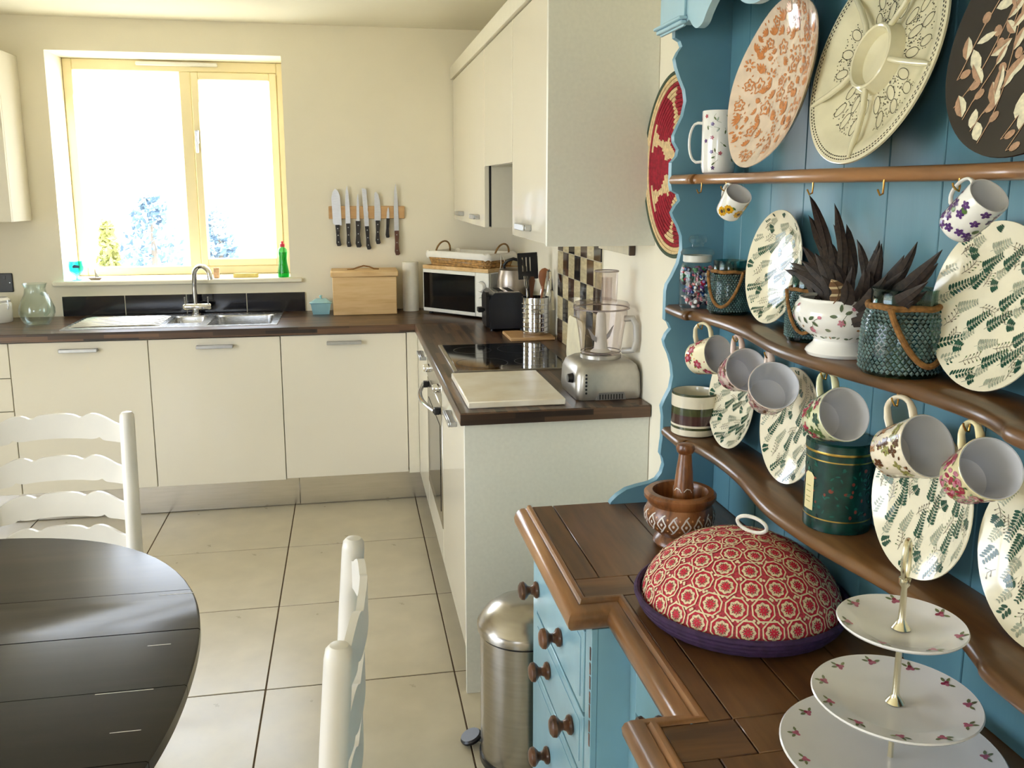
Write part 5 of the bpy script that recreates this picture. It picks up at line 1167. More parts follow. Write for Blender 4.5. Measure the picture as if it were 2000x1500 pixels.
def hang_mug(label, rimc, R, ax, H, taper, pf, mats, seed, hook_z):
    b = mug_mesh(R, H, taper, pf, seed)
    o = b.build('hanging_mug', mats, recentre=False); tag(o, label, 'mug', 'mugs hanging from cup hooks')
    n = Vector(ax).normalized(); m = frame(Vector(rimc)-n*H, n, (0, 0, 1)); o.matrix_world = m; o.matrix_basis = m
    top = m @ Vector((R*1.72-R*0.06, 0, H*0.51))
    # brass cup hook screwed into the shelf above, its curl inside the handle
    hx, hy, hz = top
    part(rk, 'cup_hook', BRASS, lambda q: q.tube([(hx+0.004, hy+0.004, hook_z+0.002), (hx+0.004, hy+0.004, max(hz+0.006, hook_z-0.004)), (hx+0.003, hy+0.001, hz-0.002), (hx, hy-0.002, hz-R*0.16-0.003), (hx-0.006, hy-0.004, hz-R*0.16-0.001), (hx-0.010, hy-0.004, hz-0.001), (hx-0.011, hy-0.004, hz+0.003)], 0.0014, 7))
    return o
HK2, HK1 = Z2-0.021, Z1-0.021
hang_mug('hanging mug with red roses on cream, farthest left under the middle shelf', (0.462, -2.5432, 1.2055), 0.0434, (0.346, -0.897, 0.274), 0.078, 0.80, p_rose, [pm('cream_rose_mug', (240, 230, 196), 0.12, coat=0.3), CHINAG, I_RED, I_PNK, I_G3, I_YEL], 4, HK2)
hang_mug('hanging pink flowered mug second from the left, facing the camera', (0.462, -2.682, 1.200), 0.0445, (-0.050, -0.943, 0.328), 0.076, 0.80, p_chintz((2, 3, 4)), [pm('pink_chintz_ground', (232, 208, 196), 0.12, coat=0.3), CHINAG, I_RED, I_PNK, I_BRN], 6, HK2)
hang_mug('hanging pale pink mug third from the left with its pale inside showing', (0.452, -2.8207, 1.198), 0.0470, (-0.256, -0.829, 0.497), 0.078, 0.80, p_chintz((2, 3, 4)), [pm('pale_pink_chintz_ground', (236, 216, 204), 0.12, coat=0.3), CHINAG, I_PNK, I_RED, I_TAN], 9, HK2)
hang_mug('hanging green and pink chintz mug above the green tin', (0.440, -3.0824, 1.2093), 0.0437, (-0.007, -0.930, 0.368), 0.080, 0.80, p_chintz((2, 3, 4, 2), 0.011, 34, 120), [pm('soft_green_chintz_ground', (226, 226, 186), 0.12, coat=0.3), CHINAG, I_G3, I_RED, I_G1], 12, HK2)
hang_mug('hanging cream mug with brown and olive sprigs second from the right', (0.455, -3.2692, 1.2104), 0.0445, (0.092, -0.914, 0.396), 0.084, 0.80, p_chintz((2, 3, 4), 0.0095, 36, 120), [pm('cream_sprig_ground', (240, 228, 204), 0.12, coat=0.3), CHINAG, I_OLV, I_BRN, I_TAN], 15, HK2)
hang_mug('hanging mug with crimson tulips at the right end of the row', (0.450, -3.3994, 1.2200), 0.0399, (-0.193, -0.851, 0.489), 0.082, 0.80, p_tulip, [pm('yellow_cream_tulip_ground', (240, 228, 180), 0.12, coat=0.3), CHINAG, I_RED, I_PNK, I_OLV, I_G3], 18, HK2)
hang_mug('small hanging mug with purple violets under the top shelf', (0.430, -3.3757, 1.5516), 0.0256, (0.051, -0.777, 0.627), 0.066, 0.94, p_violet, [CHINA, CHINAG, I_PUR, I_G3], 20, HK1)
hang_mug('small hanging mug with yellow sunflowers under the top shelf', (0.440, -2.6562, 1.5499), 0.0273, (0.093, -0.699, 0.709), 0.056, 0.92, p_sun, [CHINA, CHINAG, I_YEL, I_BRN, I_G3], 22, HK1)
for y in (-2.49, -2.962, -3.16): part(rk, 'cup_hook', BRASS, lambda q: q.tube([(0.43, y, HK1+0.002), (0.43, y, HK1-0.008), (0.427, y-0.004, HK1-0.018), (0.420, y-0.008, HK1-0.020), (0.415, y-0.009, HK1-0.012)], 0.0014, 7))
# tall standing mug
def p_sprig(b, fn, R, H, rnd):
    scatter(b, fn, R, H, rnd, 26, lambda u, v: flower(b, fn, u, v, 0.0046, rnd.choice((2, 3)), None, 5, rnd.random()), 0.06, 0.93, 0.014)
    scatter(b, fn, R, H, rnd, 26, lambda u, v: (b.poly(leafp(u, v, 0.010, 0.0035, rnd.uniform(0, 6)), 4, fn), stroke(b, [(u, v), (u+rnd.uniform(-0.012, 0.012), v+rnd.uniform(-0.008, 0.008))], 0.0006, 4, fn)), 0.06, 0.93, 0.012)
tm = mug_mesh(0.038, 0.136, 0.98, p_sprig, 31).build('tall_mug', [CHINA, CHINAG, ink('dusty_rose_ink', (176, 84, 96)), I_PUR, ink('sprig_green', (92, 112, 70))], recentre=False)
tag(tm, 'tall white mug with flower sprigs standing on the top shelf', 'mug'); m = T(0.496, -2.418, Z1+0.0005) @ RZ(2.62); tm.matrix_world = m; tm.matrix_basis = m

# ------------------------------------------------------------------ jars, bowl and feathers on the middle shelf
CLEARG = glass('clear_jar_glass', (246, 250, 250), 0.03, 1.4, thin=True)
sj = thing('sweet_jar', 'ribbed glass jar of coloured trinkets with a glass stopper lid', 'jar', (0.472, -2.378, Z2))
def ribbed(b):
    b.lathe([(0, 0.001), (0.036, 0.001), (0.039, 0.006), (0.039, 0.085), (0.035, 0.100), (0.029, 0.108), (0.029, 0.122)], 72, 0, T(0.472, -2.378, Z2), wob=lambda a, k: 1+(0.018 if 1 < k < 4 else 0)*math.cos(24*a))
part(sj, 'jar_glass', CLEARG, ribbed)
part(sj, 'lid', CLEARG, lambda b: b.lathe([(0.037, 0.1225), (0.039, 0.128), (0.034, 0.136), (0.014, 0.141), (0.013, 0.146), (0.020, 0.152), (0.0215, 0.160), (0.017, 0.167), (0, 0.169)], 32, 0, T(0.472, -2.378, Z2)))
part(sj, 'lid_seal', pm('translucent_seal', (214, 214, 206), 0.4), lambda b: b.lathe([(0.0305, 0.106), (0.033, 0.108), (0.033, 0.122), (0.0305, 0.122)], 32, 0, T(0.472, -2.378, Z2)))
TRK = [pm('trinket_%s' % n, c, 0.3, 0.1, 50) for n, c in (('white', (230, 226, 226)), ('crimson', (190, 40, 70)), ('violet', (110, 60, 130)), ('blue', (40, 90, 160)), ('green', (60, 130, 90)), ('pink', (224, 140, 150)), ('navy', (40, 36, 60)))]
def trinkets(b):
    for k in range(210):
        z = 0.005+0.088*random.random(); r = 0.033*math.sqrt(random.random()); a = random.uniform(0, 2*PI); s = random.uniform(0.0035, 0.0065)
        M = T(0.472+r*math.cos(a), -2.378+r*math.sin(a), Z2+z) @ Matrix.Rotation(random.uniform(0, 3), 4, (random.random()+0.1, random.random(), random.random()))
        b.lathe([(0, -s*0.5), (s, -s*0.4), (s, s*0.4), (0, s*0.5)], 7, random.choice((0, 0, 1, 2, 3, 4, 5, 6) if z > 0.03 else (0, 0, 5, 6)), M)
part(sj, 'trinkets', TRK, trinkets, kind='stuff')
LANT = glass('teal_textured_glass', (170, 206, 204), 0.06, 1.5, thin=True); ROPE = pm('brown_rope', (142, 100, 52), 0.9, 0.25, 120, bump=0.3, bscale=200)
def lantern(label, x, y, R, H, drop):
    t = thing('glass_lantern', label, 'lantern', (x, y, Z2), group='dimpled glass lanterns on the middle shelf')
    M = T(x, y, Z2)
    prof = [(0, 0.001), (R*0.93, 0.001), (R, 0.008), (R, H*0.35), (R*0.96, H*0.62), (R*0.86, H*0.76), (R*0.80, H*0.84), (R*0.80, H*0.97), (R*0.83, H)]
    part(t, 'glass_jar', LANT, lambda b: (b.lathe(prof, 48, 0, M), b.lathe([(r-0.003 if r > 0.01 else 0, z+0.003 if r < R*0.94 and z < 0.01 else z) for r, z in prof[1:]][::-1], 48, 0, M)))
    def dimples(b):
        rows = int(H*0.72/(R*0.10)); n = 44
        for k in range(rows):
            z = 0.010+k*R*0.10; r = lin([(0.0, R), (H*0.35, R), (H*0.62, R*0.96), (H*0.76, R*0.86), (H, R*0.8)], z)
            for i in range(n):
                a = 2*PI*(i+0.5*(k % 2))/n; c = Vector((r*math.cos(a), r*math.sin(a), z)); tx_ = Vector((-math.sin(a), math.cos(a), 0)); nn = Vector((math.cos(a), math.sin(a), 0)); d = R*0.066
                b.add([c+nn*0.0022, c+tx_*d, c+Vector((0, 0, d)), c-tx_*d, c-Vector((0, 0, d))], [(0, 1, 2), (0, 2, 3), (0, 3, 4), (0, 4, 1)], 0, M)
    part(t, 'dimple_pattern', pm('teal_dimple_glass', (84, 112, 114), 0.05, 0.3, 60, spec=1.0), dimples, kind='stuff', angle=10)
    hz = H*0.80
    part(t, 'rope_collar', ROPE, lambda b: b.tube([((R*0.86)*math.cos(a), (R*0.86)*math.sin(a), hz+0.001*math.sin(6*a)) for a in [2*PI*i/40 for i in range(40)]], R*0.085, 8, closed=True, M=M))
    a0 = drop
    part(t, 'rope_handle', ROPE, lambda b: b.tube([((R*1.06)*math.cos(a), (R*1.06)*math.sin(a), hz-(hz*0.80)*math.sin(PI*i/20)**0.85) for i, a in [(i, a0-1.0+2.0*i/20) for i in range(21)]], R*0.08, 8, M=M))
    return t
lantern('dimpled glass lantern with a rope handle beside the trinket jar', 0.505, -2.486, 0.045, 0.118, -2.35)
lantern('dimpled glass lantern half hidden behind the flowered bowl', 0.500, -2.850, 0.042, 0.118, -2.3)
lg = lantern('largest dimpled glass lantern, right of the flowered bowl', 0.486, -3.146, 0.0575, 0.128, -1.45)
part(lg, 'dried_filling', pm('dried_moss', (150, 146, 96), 0.9, 0.3, 90), lambda b: b.lathe([(0, 0.006), (0.018, 0.006), (0.021, 0.03), (0.014, 0.05), (0.0, 0.058)], 14, 0, T(0.486, -3.146, Z2)))

fbw = thing('footed_bowl', 'white footed bowl with pink flower sprigs holding feathers', 'bowl', (0.477, -2.992, Z2))
BR = [(0.0, 0.050), (0.006, 0.054), (0.010, 0.052), (0.020, 0.042), (0.026, 0.040), (0.032, 0.046), (0.045, 0.064), (0.060, 0.074), (0.072, 0.0765), (0.084, 0.073), (0.092, 0.067), (0.096, 0.068)]
def bowlb(b):
    M = T(0.477, -2.992, Z2+0.0006)
    b.lathe([(0, 0.001)]+[(r, z) for z, r in BR]+[(0.066, 0.0965), (0.063, 0.092), (0.069, 0.08), (0.072, 0.07), (0.06, 0.045), (0, 0.036)], 56, 0, M)
    rad = Rad(BR, 0.0765); f0 = wall_fn(rad, 0.0008); fn = lambda u, v: M @ Vector(f0(u, v)); rnd = random.Random(44)
    for k in range(9):
        u = k*0.0535; v = 0.062+0.008*(-1)**k
        flower(b, lambda x, y: fn(x, y), u, v-0.008, 0.0062, 1, None, 5, k)
        for a in (0.6, 1.8, 3.4, 5.2): b.poly(leafp(u+0.006*math.cos(a), v+0.004+0.006*math.sin(a), 0.0125, 0.006, a+k), 2, fn)
        stroke(b, [(u, v-0.006), (u+0.01, v+0.01), (u+0.018, v+0.014)], 0.0008, 2, fn); b.poly(ell(u+0.019, v+0.015, 0.0038, 0.003, 0, 7), 1, fn)
        b.poly(leafp(u+0.026, v-0.004, 0.011, 0.0055, 1.0+k), 4, fn); b.poly(ell(u+0.03, v-0.02, 0.003, 0.002, k, 6), 3, fn)
    for k in range(16):
        u = k*0.030; b.poly(leafp(u, 0.034, 0.013, 0.004, 0.15*(-1)**k), 2, fn); b.poly(leafp(u+0.012, 0.032, 0.010, 0.0035, 0.4), 4, fn)
part(fbw, 'bowl_body', [CHINA, I_PNK, ink('sprig_leaf_green', (92, 108, 80)), I_TAN, ink('grey_leaf_green', (130, 136, 112))], bowlb)

# feathers
FEA = pm('dark_feather', (58, 44, 36), 0.6, 0.3, 160, c2=(22, 17, 15)); FEB = pm('barred_feather_brown', (120, 88, 58), 0.6, 0.2, 60); FEC = pm('feather_cream_bar', (206, 186, 146), 0.6, 0.1, 50)
def feather(tip, w, mats=None, barred=False, base=None, bend=0.15, label=None):
    bz_ = Vector(base) if base else Vector((0.477+random.uniform(-0.025, 0.02), -2.992+random.uniform(-0.03, 0.03), Z2+0.052)); tp_ = Vector(tip)
    d = tp_-bz_; L = d.length; d.normalize(); view = Vector((-0.55, -0.8, 0.1)); sd = d.cross(view).normalized(); nn = sd.cross(d)
    b = MB(); n = 12; rows = []
    for i in range(n+1):
        t = i/n; c = bz_+d*L*t+nn*bend*L*math.sin(PI*t)*0.3+sd*0.02*math.sin(PI*t*0.8)
        ww = w*(0.12 if t < 0.12 else min(1, (t-0.08)*3.2)*(1-max(0, t-0.72)**1.4*5.2)) if t < 1 else 0.0006
        jag = 1+0.12*math.sin(i*5.1); rows.append((c-sd*ww*0.5*jag, c+nn*0.0016, c+sd*ww*0.5*(2-jag)))
    vs = [p for r in rows for p in r]
    fs = []; 
    for i in range(n):
        for k in (0, 1): fs.append((i*3+k, i*3+k+1, i*3+3+k+1, i*3+3+k))
    b.add(vs, fs, 0)
    for i in range(len(b.f)): 
        if barred and (i//2) % 3 == 2: b.m[i] = 1
    b.tube([r[1]+nn*0.0006 for r in rows], [0.0012*(1-0.7*i/n) for i in range(n+1)], 6, 2 if barred else 0)
    o = b.build('pheasant_feather', [mats or FEA, FEC, FEB])
    tag(o, 'barred light brown pheasant feather at the front of the bunch' if barred else (label or 'short dark brown feather crowded in the middle of the bunch in the flowered bowl'), 'feather', 'feathers in the footed bowl')
for tip, w in (((0.50, -2.80, 1.545), 0.026), ((0.49, -2.855, 1.50), 0.024), ((0.49, -2.905, 1.533), 0.024), ((0.50, -2.93, 1.50), 0.028), ((0.50, -2.965, 1.475), 0.022), ((0.51, -3.0, 1.462), 0.026), ((0.49, -3.046, 1.485), 0.024),
               ((0.47, -3.083, 1.482), 0.024), ((0.50, -3.10, 1.468), 0.028), ((0.47, -3.172, 1.492), 0.026), ((0.48, -3.18, 1.46), 0.026), ((0.46, -3.245, 1.488), 0.030), ((0.47, -3.225, 1.468), 0.028), ((0.47, -3.19, 1.445), 0.028),
               ((0.49, -2.805, 1.450), 0.024), ((0.48, -2.79, 1.415), 0.024), ((0.47, -2.845, 1.405), 0.026), ((0.50, -2.87, 1.46), 0.026), ((0.44, -2.90, 1.43), 0.026), ((0.44, -2.94, 1.45), 0.026), ((0.44, -3.0, 1.44), 0.026), ((0.45, -3.04, 1.445), 0.026), ((0.45, -3.09, 1.44), 0.028), ((0.45, -3.14, 1.445), 0.028)):
    feather(tip, w*0.68, label={(0.50, -2.80, 1.545): 'tallest dark feather, pointing up at the left of the bunch', (0.49, -2.905, 1.533): 'second tallest dark feather, upright in the bunch', (0.46, -3.245, 1.488): 'long dark feather leaning farthest right over the lantern', (0.48, -2.79, 1.415): 'dark feather leaning farthest left towards the fern plate', (0.47, -3.172, 1.492): 'tall dark feather slanting right in front of the back boards'}.get(tip))
    feather((tip[0]+random.uniform(-0.02, 0.012), tip[1]+random.uniform(-0.03, 0.03), tip[2]-random.uniform(0.012, 0.045)), w*0.7)
feather((0.404, -3.058, 1.420), 0.024, FEB, True, (0.432, -3.03, 1.372), 0.05)
o_ = feather((0.42, -3.075, 1.425), 0.022, FEA, False, (0.445, -3.01, 1.355), 0.05)

# ------------------------------------------------------------------ bottom shelf pieces
STG = pm('dark_green_glaze', (66, 72, 44), 0.14, 0.15, 40, coat=0.3); STB = pm('dark_brown_glaze', (70, 46, 44), 0.14, 0.15, 40, coat=0.3); STC = pm('cream_glaze', (228, 220, 198), 0.14, 0.03, 30, coat=0.3)
sp_ = MB(); sp_.lathe([(0, 0.001), (0.050, 0.001), (0.054, 0.004), (0.055, 0.018), (0.055, 0.024), (0.055, 0.029), (0.055, 0.034), (0.055, 0.052), (0.055, 0.070), (0.055, 0.098), (0.0555, 0.103), (0.053, 0.103), (0.0515, 0.098), (0.0515, 0.010), (0, 0.008)], 56, 0, T(0.478, -2.380, Z3), mis=[2, 2, 2, 0, 2, 1, 1, 0, 2, 0, 0, 2, 2, 2])
sp_.build('striped_pot', [STG, STB, STC], label='cream pot with green and brown stripes at the left of the bottom shelf', cat='pot')
tn_ = thing('tea_tin', 'dark green flowered tea tin with a cream label on the bottom shelf', 'tin', (0.498, -2.985, Z3))
TING = pm('dark_green_tin', (14, 66, 56), 0.25, 0.4, 60, c2=(8, 40, 38)); GOLD = pm('gold_line', (190, 160, 84), 0.3, metal=1.0)
def tin(b):
    M = T(0.498, -2.985, Z3)
    b.lathe([(0, 0.001), (0.0555, 0.001), (0.056, 0.003), (0.056, 0.022), (0.0562, 0.022), (0.0562, 0.0242), (0.056, 0.0242), (0.056, 0.124), (0.0562, 0.124), (0.0562, 0.1262), (0.056, 0.1262), (0.056, 0.136)], 48, 0, M, mis=[0, 0, 0, 2, 2, 2, 0, 2, 2, 2, 0])
    f0 = wall_fn(Rad([(0.0, 0.056), (0.2, 0.056)], 0.056), 0.0007); fn = lambda u, v: M @ Vector(f0(u, v)); rnd = random.Random(2)
    for _ in range(60): b.poly(ell(rnd.uniform(0, 0.35), rnd.uniform(0.03, 0.12), rnd.uniform(0.002, 0.0045), rnd.uniform(0.002, 0.004), 0, 7), rnd.choice((3, 3, 4, 4)), fn)
    for _ in range(110): b.poly(leafp(rnd.uniform(0, 0.35), rnd.uniform(0.03, 0.118), 0.009, 0.003, rnd.uniform(0, 6)), 4, fn)
part(tn_, 'tin_body', [TING, I_CRM, GOLD, ink('rust_red_ink', (130, 66, 54)), ink('teal_green_ink', (26, 96, 84))], tin)
part(tn_, 'lid', [TING, GOLD], lambda b: b.lathe([(0.0575, 0.137), (0.0578, 0.139), (0.0575, 0.141), (0.0575, 0.153), (0.054, 0.156), (0, 0.157)], 48, 0, T(0.498, -2.985, Z3), mis=[1, 1, 0, 0, 0]))
def lab(b):
    M = T(0.498, -2.985, Z3); f0 = wall_fn(Rad([(0.0, 0.056), (0.2, 0.056)], 0.056), 0.0012); u0 = 0.056*2.98
    for i in range(4):
        a, c = u0+i*0.006, u0+(i+1)*0.006
        z1a, z1c = (0.100 if i else 0.094), (0.100 if i < 3 else 0.094)
        b.add([M @ Vector(f0(a, 0.034)), M @ Vector(f0(c, 0.034)), M @ Vector(f0(c, z1c)), M @ Vector(f0(a, z1a))], [(0, 1, 2, 3)], 0)
    f1 = wall_fn(Rad([(0.0, 0.056), (0.2, 0.056)], 0.056), 0.0016)
    for zz in (0.048, 0.056, 0.066, 0.076): stroke(b, [(u0+0.006, zz), (u0+0.012, zz), (u0+0.018, zz)], 0.0012, 1, lambda x, y: M @ Vector(f1(x, y)))
part(tn_, 'paper_label', [pm('cream_paper', (226, 212, 160), 0.6), I_OLV], lab)

# ------------------------------------------------------------------ on the dresser top
mo = thing('mortar', 'brown wooden mortar with a white diamond inlay band', 'mortar', (0.372, -2.575, ZT))
MR = [(0.0, 0.052), (0.006, 0.056), (0.014, 0.054), (0.024, 0.044), (0.032, 0.052), (0.044, 0.068), (0.058, 0.076), (0.072, 0.077), (0.084, 0.073), (0.094, 0.068), (0.100, 0.072), (0.108, 0.078), (0.116, 0.078), (0.121, 0.072)]
def mort(b):
    M = T(0.372, -2.575, ZT+0.0006)
    b.lathe([(0, 0.001)]+[(r, z) for z, r in MR]+[(0.060, 0.121), (0.056, 0.112), (0.054, 0.08), (0.04, 0.05), (0, 0.04)], 56, 0, M)
    f0 = wall_fn(Rad(MR, 0.076), 0.0009); fn = lambda u, v: M @ Vector(f0(u, v)); w = 2*PI*0.076/18
    for k in range(18):
        u = k*w; v = 0.064
        stroke(b, [(u-w*0.38, v), (u, v+0.016), (u+w*0.38, v), (u, v-0.016), (u-w*0.38, v)], 0.0032, 1, fn)
        stroke(b, [(u, v+0.016), (u+w*0.25, v+0.021)], 0.0028, 1, fn); stroke(b, [(u, v-0.016), (u-w*0.25, v-0.021)], 0.0028, 1, fn)
        b.poly(ell(u, v, 0.0028, 0.0035, 0, 8), 1, fn); b.poly(ell(u+w/2, v+0.013, 0.0022, 0.0022, 0, 8), 2, fn); b.poly(ell(u+w/2, v-0.013, 0.0022, 0.0022, 0, 8), 2, fn)
part(mo, 'mortar_body', [MORTW, pm('white_inlay', (226, 218, 208), 0.4), pm('copper_dot', (206, 150, 100), 0.35)], mort)
PEM = frame((0.377, -2.58, ZT+0.0445), (0.03, 0.05, 1.0), (1, 0, 0))
pe = MB(PEM); pe.lathe([(0, 0.0), (0.014, 0.002), (0.022, 0.012), (0.0245, 0.03), (0.0225, 0.07), (0.018, 0.12), (0.0145, 0.15), (0.014, 0.158), (0.018, 0.162), (0.0205, 0.170), (0.018, 0.178), (0.010, 0.181), (0, 0.1815)], 28, 0)
fn_p = wall_fn(Rad([(0.0, 0.024), (0.07, 0.0225), (0.2, 0.0145)], 0.022), 0.0009)
for k in range(6): stroke(pe, [(0.004+0.023*k, 0.078), (0.010+0.023*k, 0.085), (0.018+0.023*k, 0.083), (0.022+0.023*k, 0.076)], 0.0018, 1, fn_p)
pe.build('pestle', [MORTW, pm('white_inlay', (226, 218, 208), 0.4)], label='wooden pestle standing in the mortar', cat='pestle')

# woven food cover on a purple coiled tray
DX, DY, DR, DH = 0.364, -2.906, 0.178, 0.128
PUR = pm('purple_raffia', (64, 40, 78), 0.8, 0.2, 60, bump=0.5, bscale=160)
ct = thing('coiled_tray', 'purple coiled raffia tray under the food cover', 'tray', (DX, DY, ZT))
for k, (r, z) in enumerate(((0.150, 0.006), (0.162, 0.007), (0.172, 0.012), (0.179, 0.020), (0.184, 0.029), (0.188, 0.038))):
    part(ct, 'coil', PUR, lambda b: b.tube([(DX+r*math.cos(a), DY+r*math.sin(a), ZT+z+0.0004*math.sin(40*a)) for a in [2*PI*i/72 for i in range(72)]], 0.0056, 8, closed=True))
part(ct, 'base', PUR, lambda b: b.lathe([(0, 0.0012), (0.150, 0.0012), (0.150, 0.008), (0, 0.008)], 48, 0, T(DX, DY, ZT)))
fc = thing('food_cover', 'domed woven food cover with red and cream flower rosettes', 'food cover', (DX, DY, ZT+0.02))
def dome(b):
    z0 = ZT+0.022
    def S(th, ph, e=0.0):
        x, y, z = DR*math.sin(th)*math.cos(ph), DR*math.sin(th)*math.sin(ph), DH*math.cos(th)
        n = Vector((x/DR**2, y/DR**2, z/DH**2)).normalized(); return Vector((DX+x, DY+y, z0+z))+n*e
    prof = [(DR*math.sin(t), DH*math.cos(t)) for t in [PI/2*(1-i/28) for i in range(29)]]; prof[-1] = (0, DH)
    b.lathe([(DR-0.006, -0.002), (DR, 0.0)]+prof[1:], 96, 0, T(DX, DY, z0))
    step = 0.0365; th = 0.0; row = 0
    def mk(th0, ph0, sc, e):
        def fn(u, v):
            ds_ = math.hypot(DR*math.cos(th0), DH*math.sin(th0)); t = th0+v*sc/ds_; rr = max(0.02, DR*math.sin(max(t, 0.02))); return S(t, ph0+u*sc/rr, e)
        return fn
    def ringp(r0, r1, n, mi, fn, rot=0.0, sc0=0.0):
        for i in range(n):
            a, c = rot+2*PI*i/n, rot+2*PI*(i+1)/n; k0 = 1+sc0*math.cos(8*a); k1 = 1+sc0*math.cos(8*c)
            b.add([fn(r0*math.cos(a), r0*math.sin(a)), fn(r1*k0*math.cos(a), r1*k0*math.sin(a)), fn(r1*k1*math.cos(c), r1*k1*math.sin(c)), fn(r0*math.cos(c), r0*math.sin(c))], [(3, 2, 1, 0)], mi)
    th = 0.0
    while th < PI/2-0.02:
        ds_ = math.hypot(DR*math.cos(th), DH*math.sin(th)); r = DR*math.sin(th)
        n = 1 if row == 0 else max(6, round(2*PI*r/0.0425)); sc = min(1.0, (2*PI*r/n)/0.0425) if row else 1.0
        for i in range(n):
            ph = 2*PI*(i+0.5*(row % 2))/n
            f1, f2, f3, f4 = (mk(th, ph, sc, e) for e in (0.0022, 0.0010, 0.0016, 0.0022))
            ringp(0.0178, 0.0205, 8, 1, f1, PI/8)                     # cream octagon
            ringp(0.0142, 0.0172, 16, 2, f2)                          # dark red ring
            ringp(0.0, 0.0128, 32, 1, f2, 0, 0.10)                    # cream scalloped rosette
            for k in range(8):
                a = 2*PI*k/8; b.poly([(0.0068*math.cos(a-0.18), 0.0068*math.sin(a-0.18)), (0.0108*math.cos(a), 0.0108*math.sin(a)), (0.0068*math.cos(a+0.18), 0.0068*math.sin(a+0.18))], 3, f3)
                b.poly(leafp(0.0006*math.cos(a+PI/8), 0.0006*math.sin(a+PI/8), 0.0084, 0.0033, a+PI/8), 2, f4)
            for s in (0, 1, 2, 3):                                    # cream knots where the octagons meet
                a = PI/2*s+PI/4; b.poly(ell(0.0232*math.cos(a), 0.0232*math.sin(a), 0.0026, 0.0026, 0, 6), 1, f1)
        th += step/ds_; row += 1
    for i in range(110):                                              # cream edge stitches
        ph = 2*PI*i/110; b.tube([S(PI/2-0.03, ph, 0.001), S(PI/2+0.02, ph+0.035, 0.002)], 0.0011, 4, 1)
part(fc, 'woven_dome', [pm('red_pink_weave', (206, 70, 84), 0.75, 0.25, 260, bump=0.3, bscale=300), pm('cream_straw', (244, 226, 186), 0.75, 0.1, 200), pm('bright_red_straw', (206, 34, 62), 0.7, 0.1, 200), pm('dark_red_straw', (140, 34, 40), 0.75, 0.2, 200)], dome)
part(fc, 'ring_handle', pm('white_cord', (238, 234, 222), 0.7, 0.05, 90), lambda b: b.tube([(DX+0.030*math.cos(a)*0.55+0.02, DY-0.030*math.cos(a)*0.85+0.008, ZT+0.022+DH+0.016+0.014*math.sin(a)) for a in [2*PI*i/28 for i in range(28)]], 0.0035, 8, closed=True))

# three-tier cake stand
CX, CY = 0.367, -3.368
ck = thing('cake_stand', 'three-tier white china cake stand with rose sprigs and a gilt rod', 'cake stand', (CX, CY, ZT))
GILT = pm('pale_gilt', (238, 232, 206), 0.2, 0.04, 40, metal=1.0)
def tier(R, z, seed, n):
    def f(b):
        M = T(CX, CY, z); pf = [(0.0, 0.0), (R*0.62, 0.0), (R*0.70, 0.004), (R*0.97, 0.010)]
        b.lathe([(0, -0.0045), (R*0.55, -0.0045), (R*0.57, -0.007), (R*0.60, -0.007), (R*0.62, -0.004), (R*0.98, 0.0065), (R, 0.009), (R*0.985, 0.0108)]+pf[::-1], 72, 0, M)
        f0 = disc_fn(pf, 0.0006); fn = lambda x, y: M @ Vector(f0(x, y)); rnd = random.Random(seed)
        for k in range(n):
            a = 2*PI*k/n+0.2; r = R*0.84; x, y = r*math.cos(a), r*math.sin(a)
            flower(b, lambda u, v: fn(u, v), x, y, 0.0042, 1, None, 5, a) if False else [b.poly(ell(x+0.0028*math.cos(q), y+0.0028*math.sin(q), 0.0038, 0.003, q, 7), 1 if q < 3 else 3, fn) for q in (0.4+a, 2.5+a, 4.6+a)]
            for q in (a+PI/2-0.35, a-PI/2+0.3, a+0.4): b.poly(leafp(x+0.004*math.cos(q), y+0.004*math.sin(q), 0.0095, 0.0042, q), 2, fn)
    return f
STM = [pm('bone_china', (234, 232, 232), 0.14, 0.01, 20, coat=0.3), ink('deep_rose_ink', (150, 60, 84)), ink('faded_leaf_ink', (120, 128, 92)), ink('mauve_rose_ink', (182, 104, 128))]
for R, z, s, n in ((0.143, ZT+0.022, 1, 13), (0.106, ZT+0.100, 2, 11), (0.080, ZT+0.205, 3, 7)):
    part(ck, 'tier_plate', STM, tier(R, z, s, n))
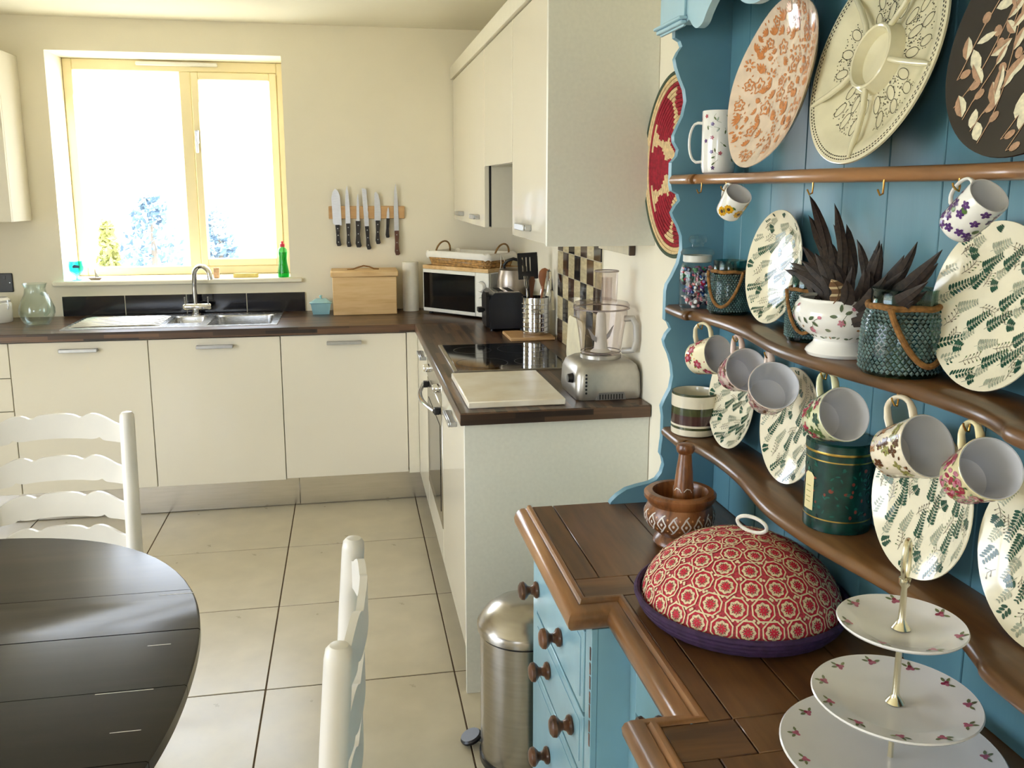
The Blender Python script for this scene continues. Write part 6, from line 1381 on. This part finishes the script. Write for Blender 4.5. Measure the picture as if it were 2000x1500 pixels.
part(ck, 'rod', GILT, lambda b: b.lathe([(0.0, 0.001), (0.04, 0.001), (0.04, 0.004), (0.0055, 0.012), (0.0036, 0.024), (0.0036, 0.095), (0.0065, 0.098), (0.012, 0.1015), (0.0075, 0.108), (0.0045, 0.114), (0.0038, 0.20), (0.0065, 0.2035), (0.012, 0.2065), (0.0075, 0.213), (0.0045, 0.22), (0.0038, 0.262), (0.0075, 0.268), (0.0075, 0.275), (0, 0.277)], 20, 0, T(CX, CY, ZT)))
part(ck, 'loop_handle', GILT, lambda b: b.tube([(CX+0.013*math.sin(a)*0.62, CY+0.013*math.sin(a)*0.45, ZT+0.300-0.027*math.cos(a)) for a in [2*PI*i/24 for i in range(24)]], 0.0034, 8, closed=True))

# ------------------------------------------------------------------ red woven wall basket between wall cabinet and rack
wb = thing('wall_basket', 'flat red and cream woven basket with a green rim hung on the wall', 'basket', (XR, -2.01, 1.62))
RASP = pm('crimson_raffia', (160, 22, 44), 0.75, 0.2, 80, bump=0.4, bscale=200); STRAW = pm('straw_raffia', (226, 198, 150), 0.75, 0.12, 80, bump=0.4, bscale=200); GRN = pm('dark_green_raffia', (70, 84, 66), 0.8, 0.1, 90)
WM = frame((XR-0.002, -2.012, 1.622), (-1, 0, 0), (0, -1, 0))
nr = 22; rr_ = [0.235*(k+1)/nr for k in range(nr)]
def coils(b):
    seg = 120
    for k in range(nr):
        r = rr_[k]; z = 0.004+0.020*(r/0.235)**2
        b.tube([(r*math.cos(2*PI*i/seg), r*math.sin(2*PI*i/seg), z) for i in range(seg)], 0.0056, 6, 0, closed=True, M=WM)
        o = len(b.f)-seg*6
        for i in range(seg):
            a = (2*PI*i/seg)*7/(2*PI) % 1.0; t = r/0.235
            lobe = ((a-0.5)/0.43)**2+((t-0.70)/0.22)**2 < 1 or ((a-0.5)/0.30)**2+((t-0.35)/0.14)**2 < 1
            mi = 1 if lobe else 0
            if k == nr-2: mi = 0
            if k == nr-3: mi = 1
            for s in range(6): b.m[o+i*6+s] = mi
part(wb, 'woven_coils', [STRAW, RASP], coils)
part(wb, 'rim', GRN, lambda b: b.tube([(0.2425*math.cos(2*PI*i/96), 0.2425*math.sin(2*PI*i/96), 0.026) for i in range(96)], 0.006, 8, closed=True, M=WM))
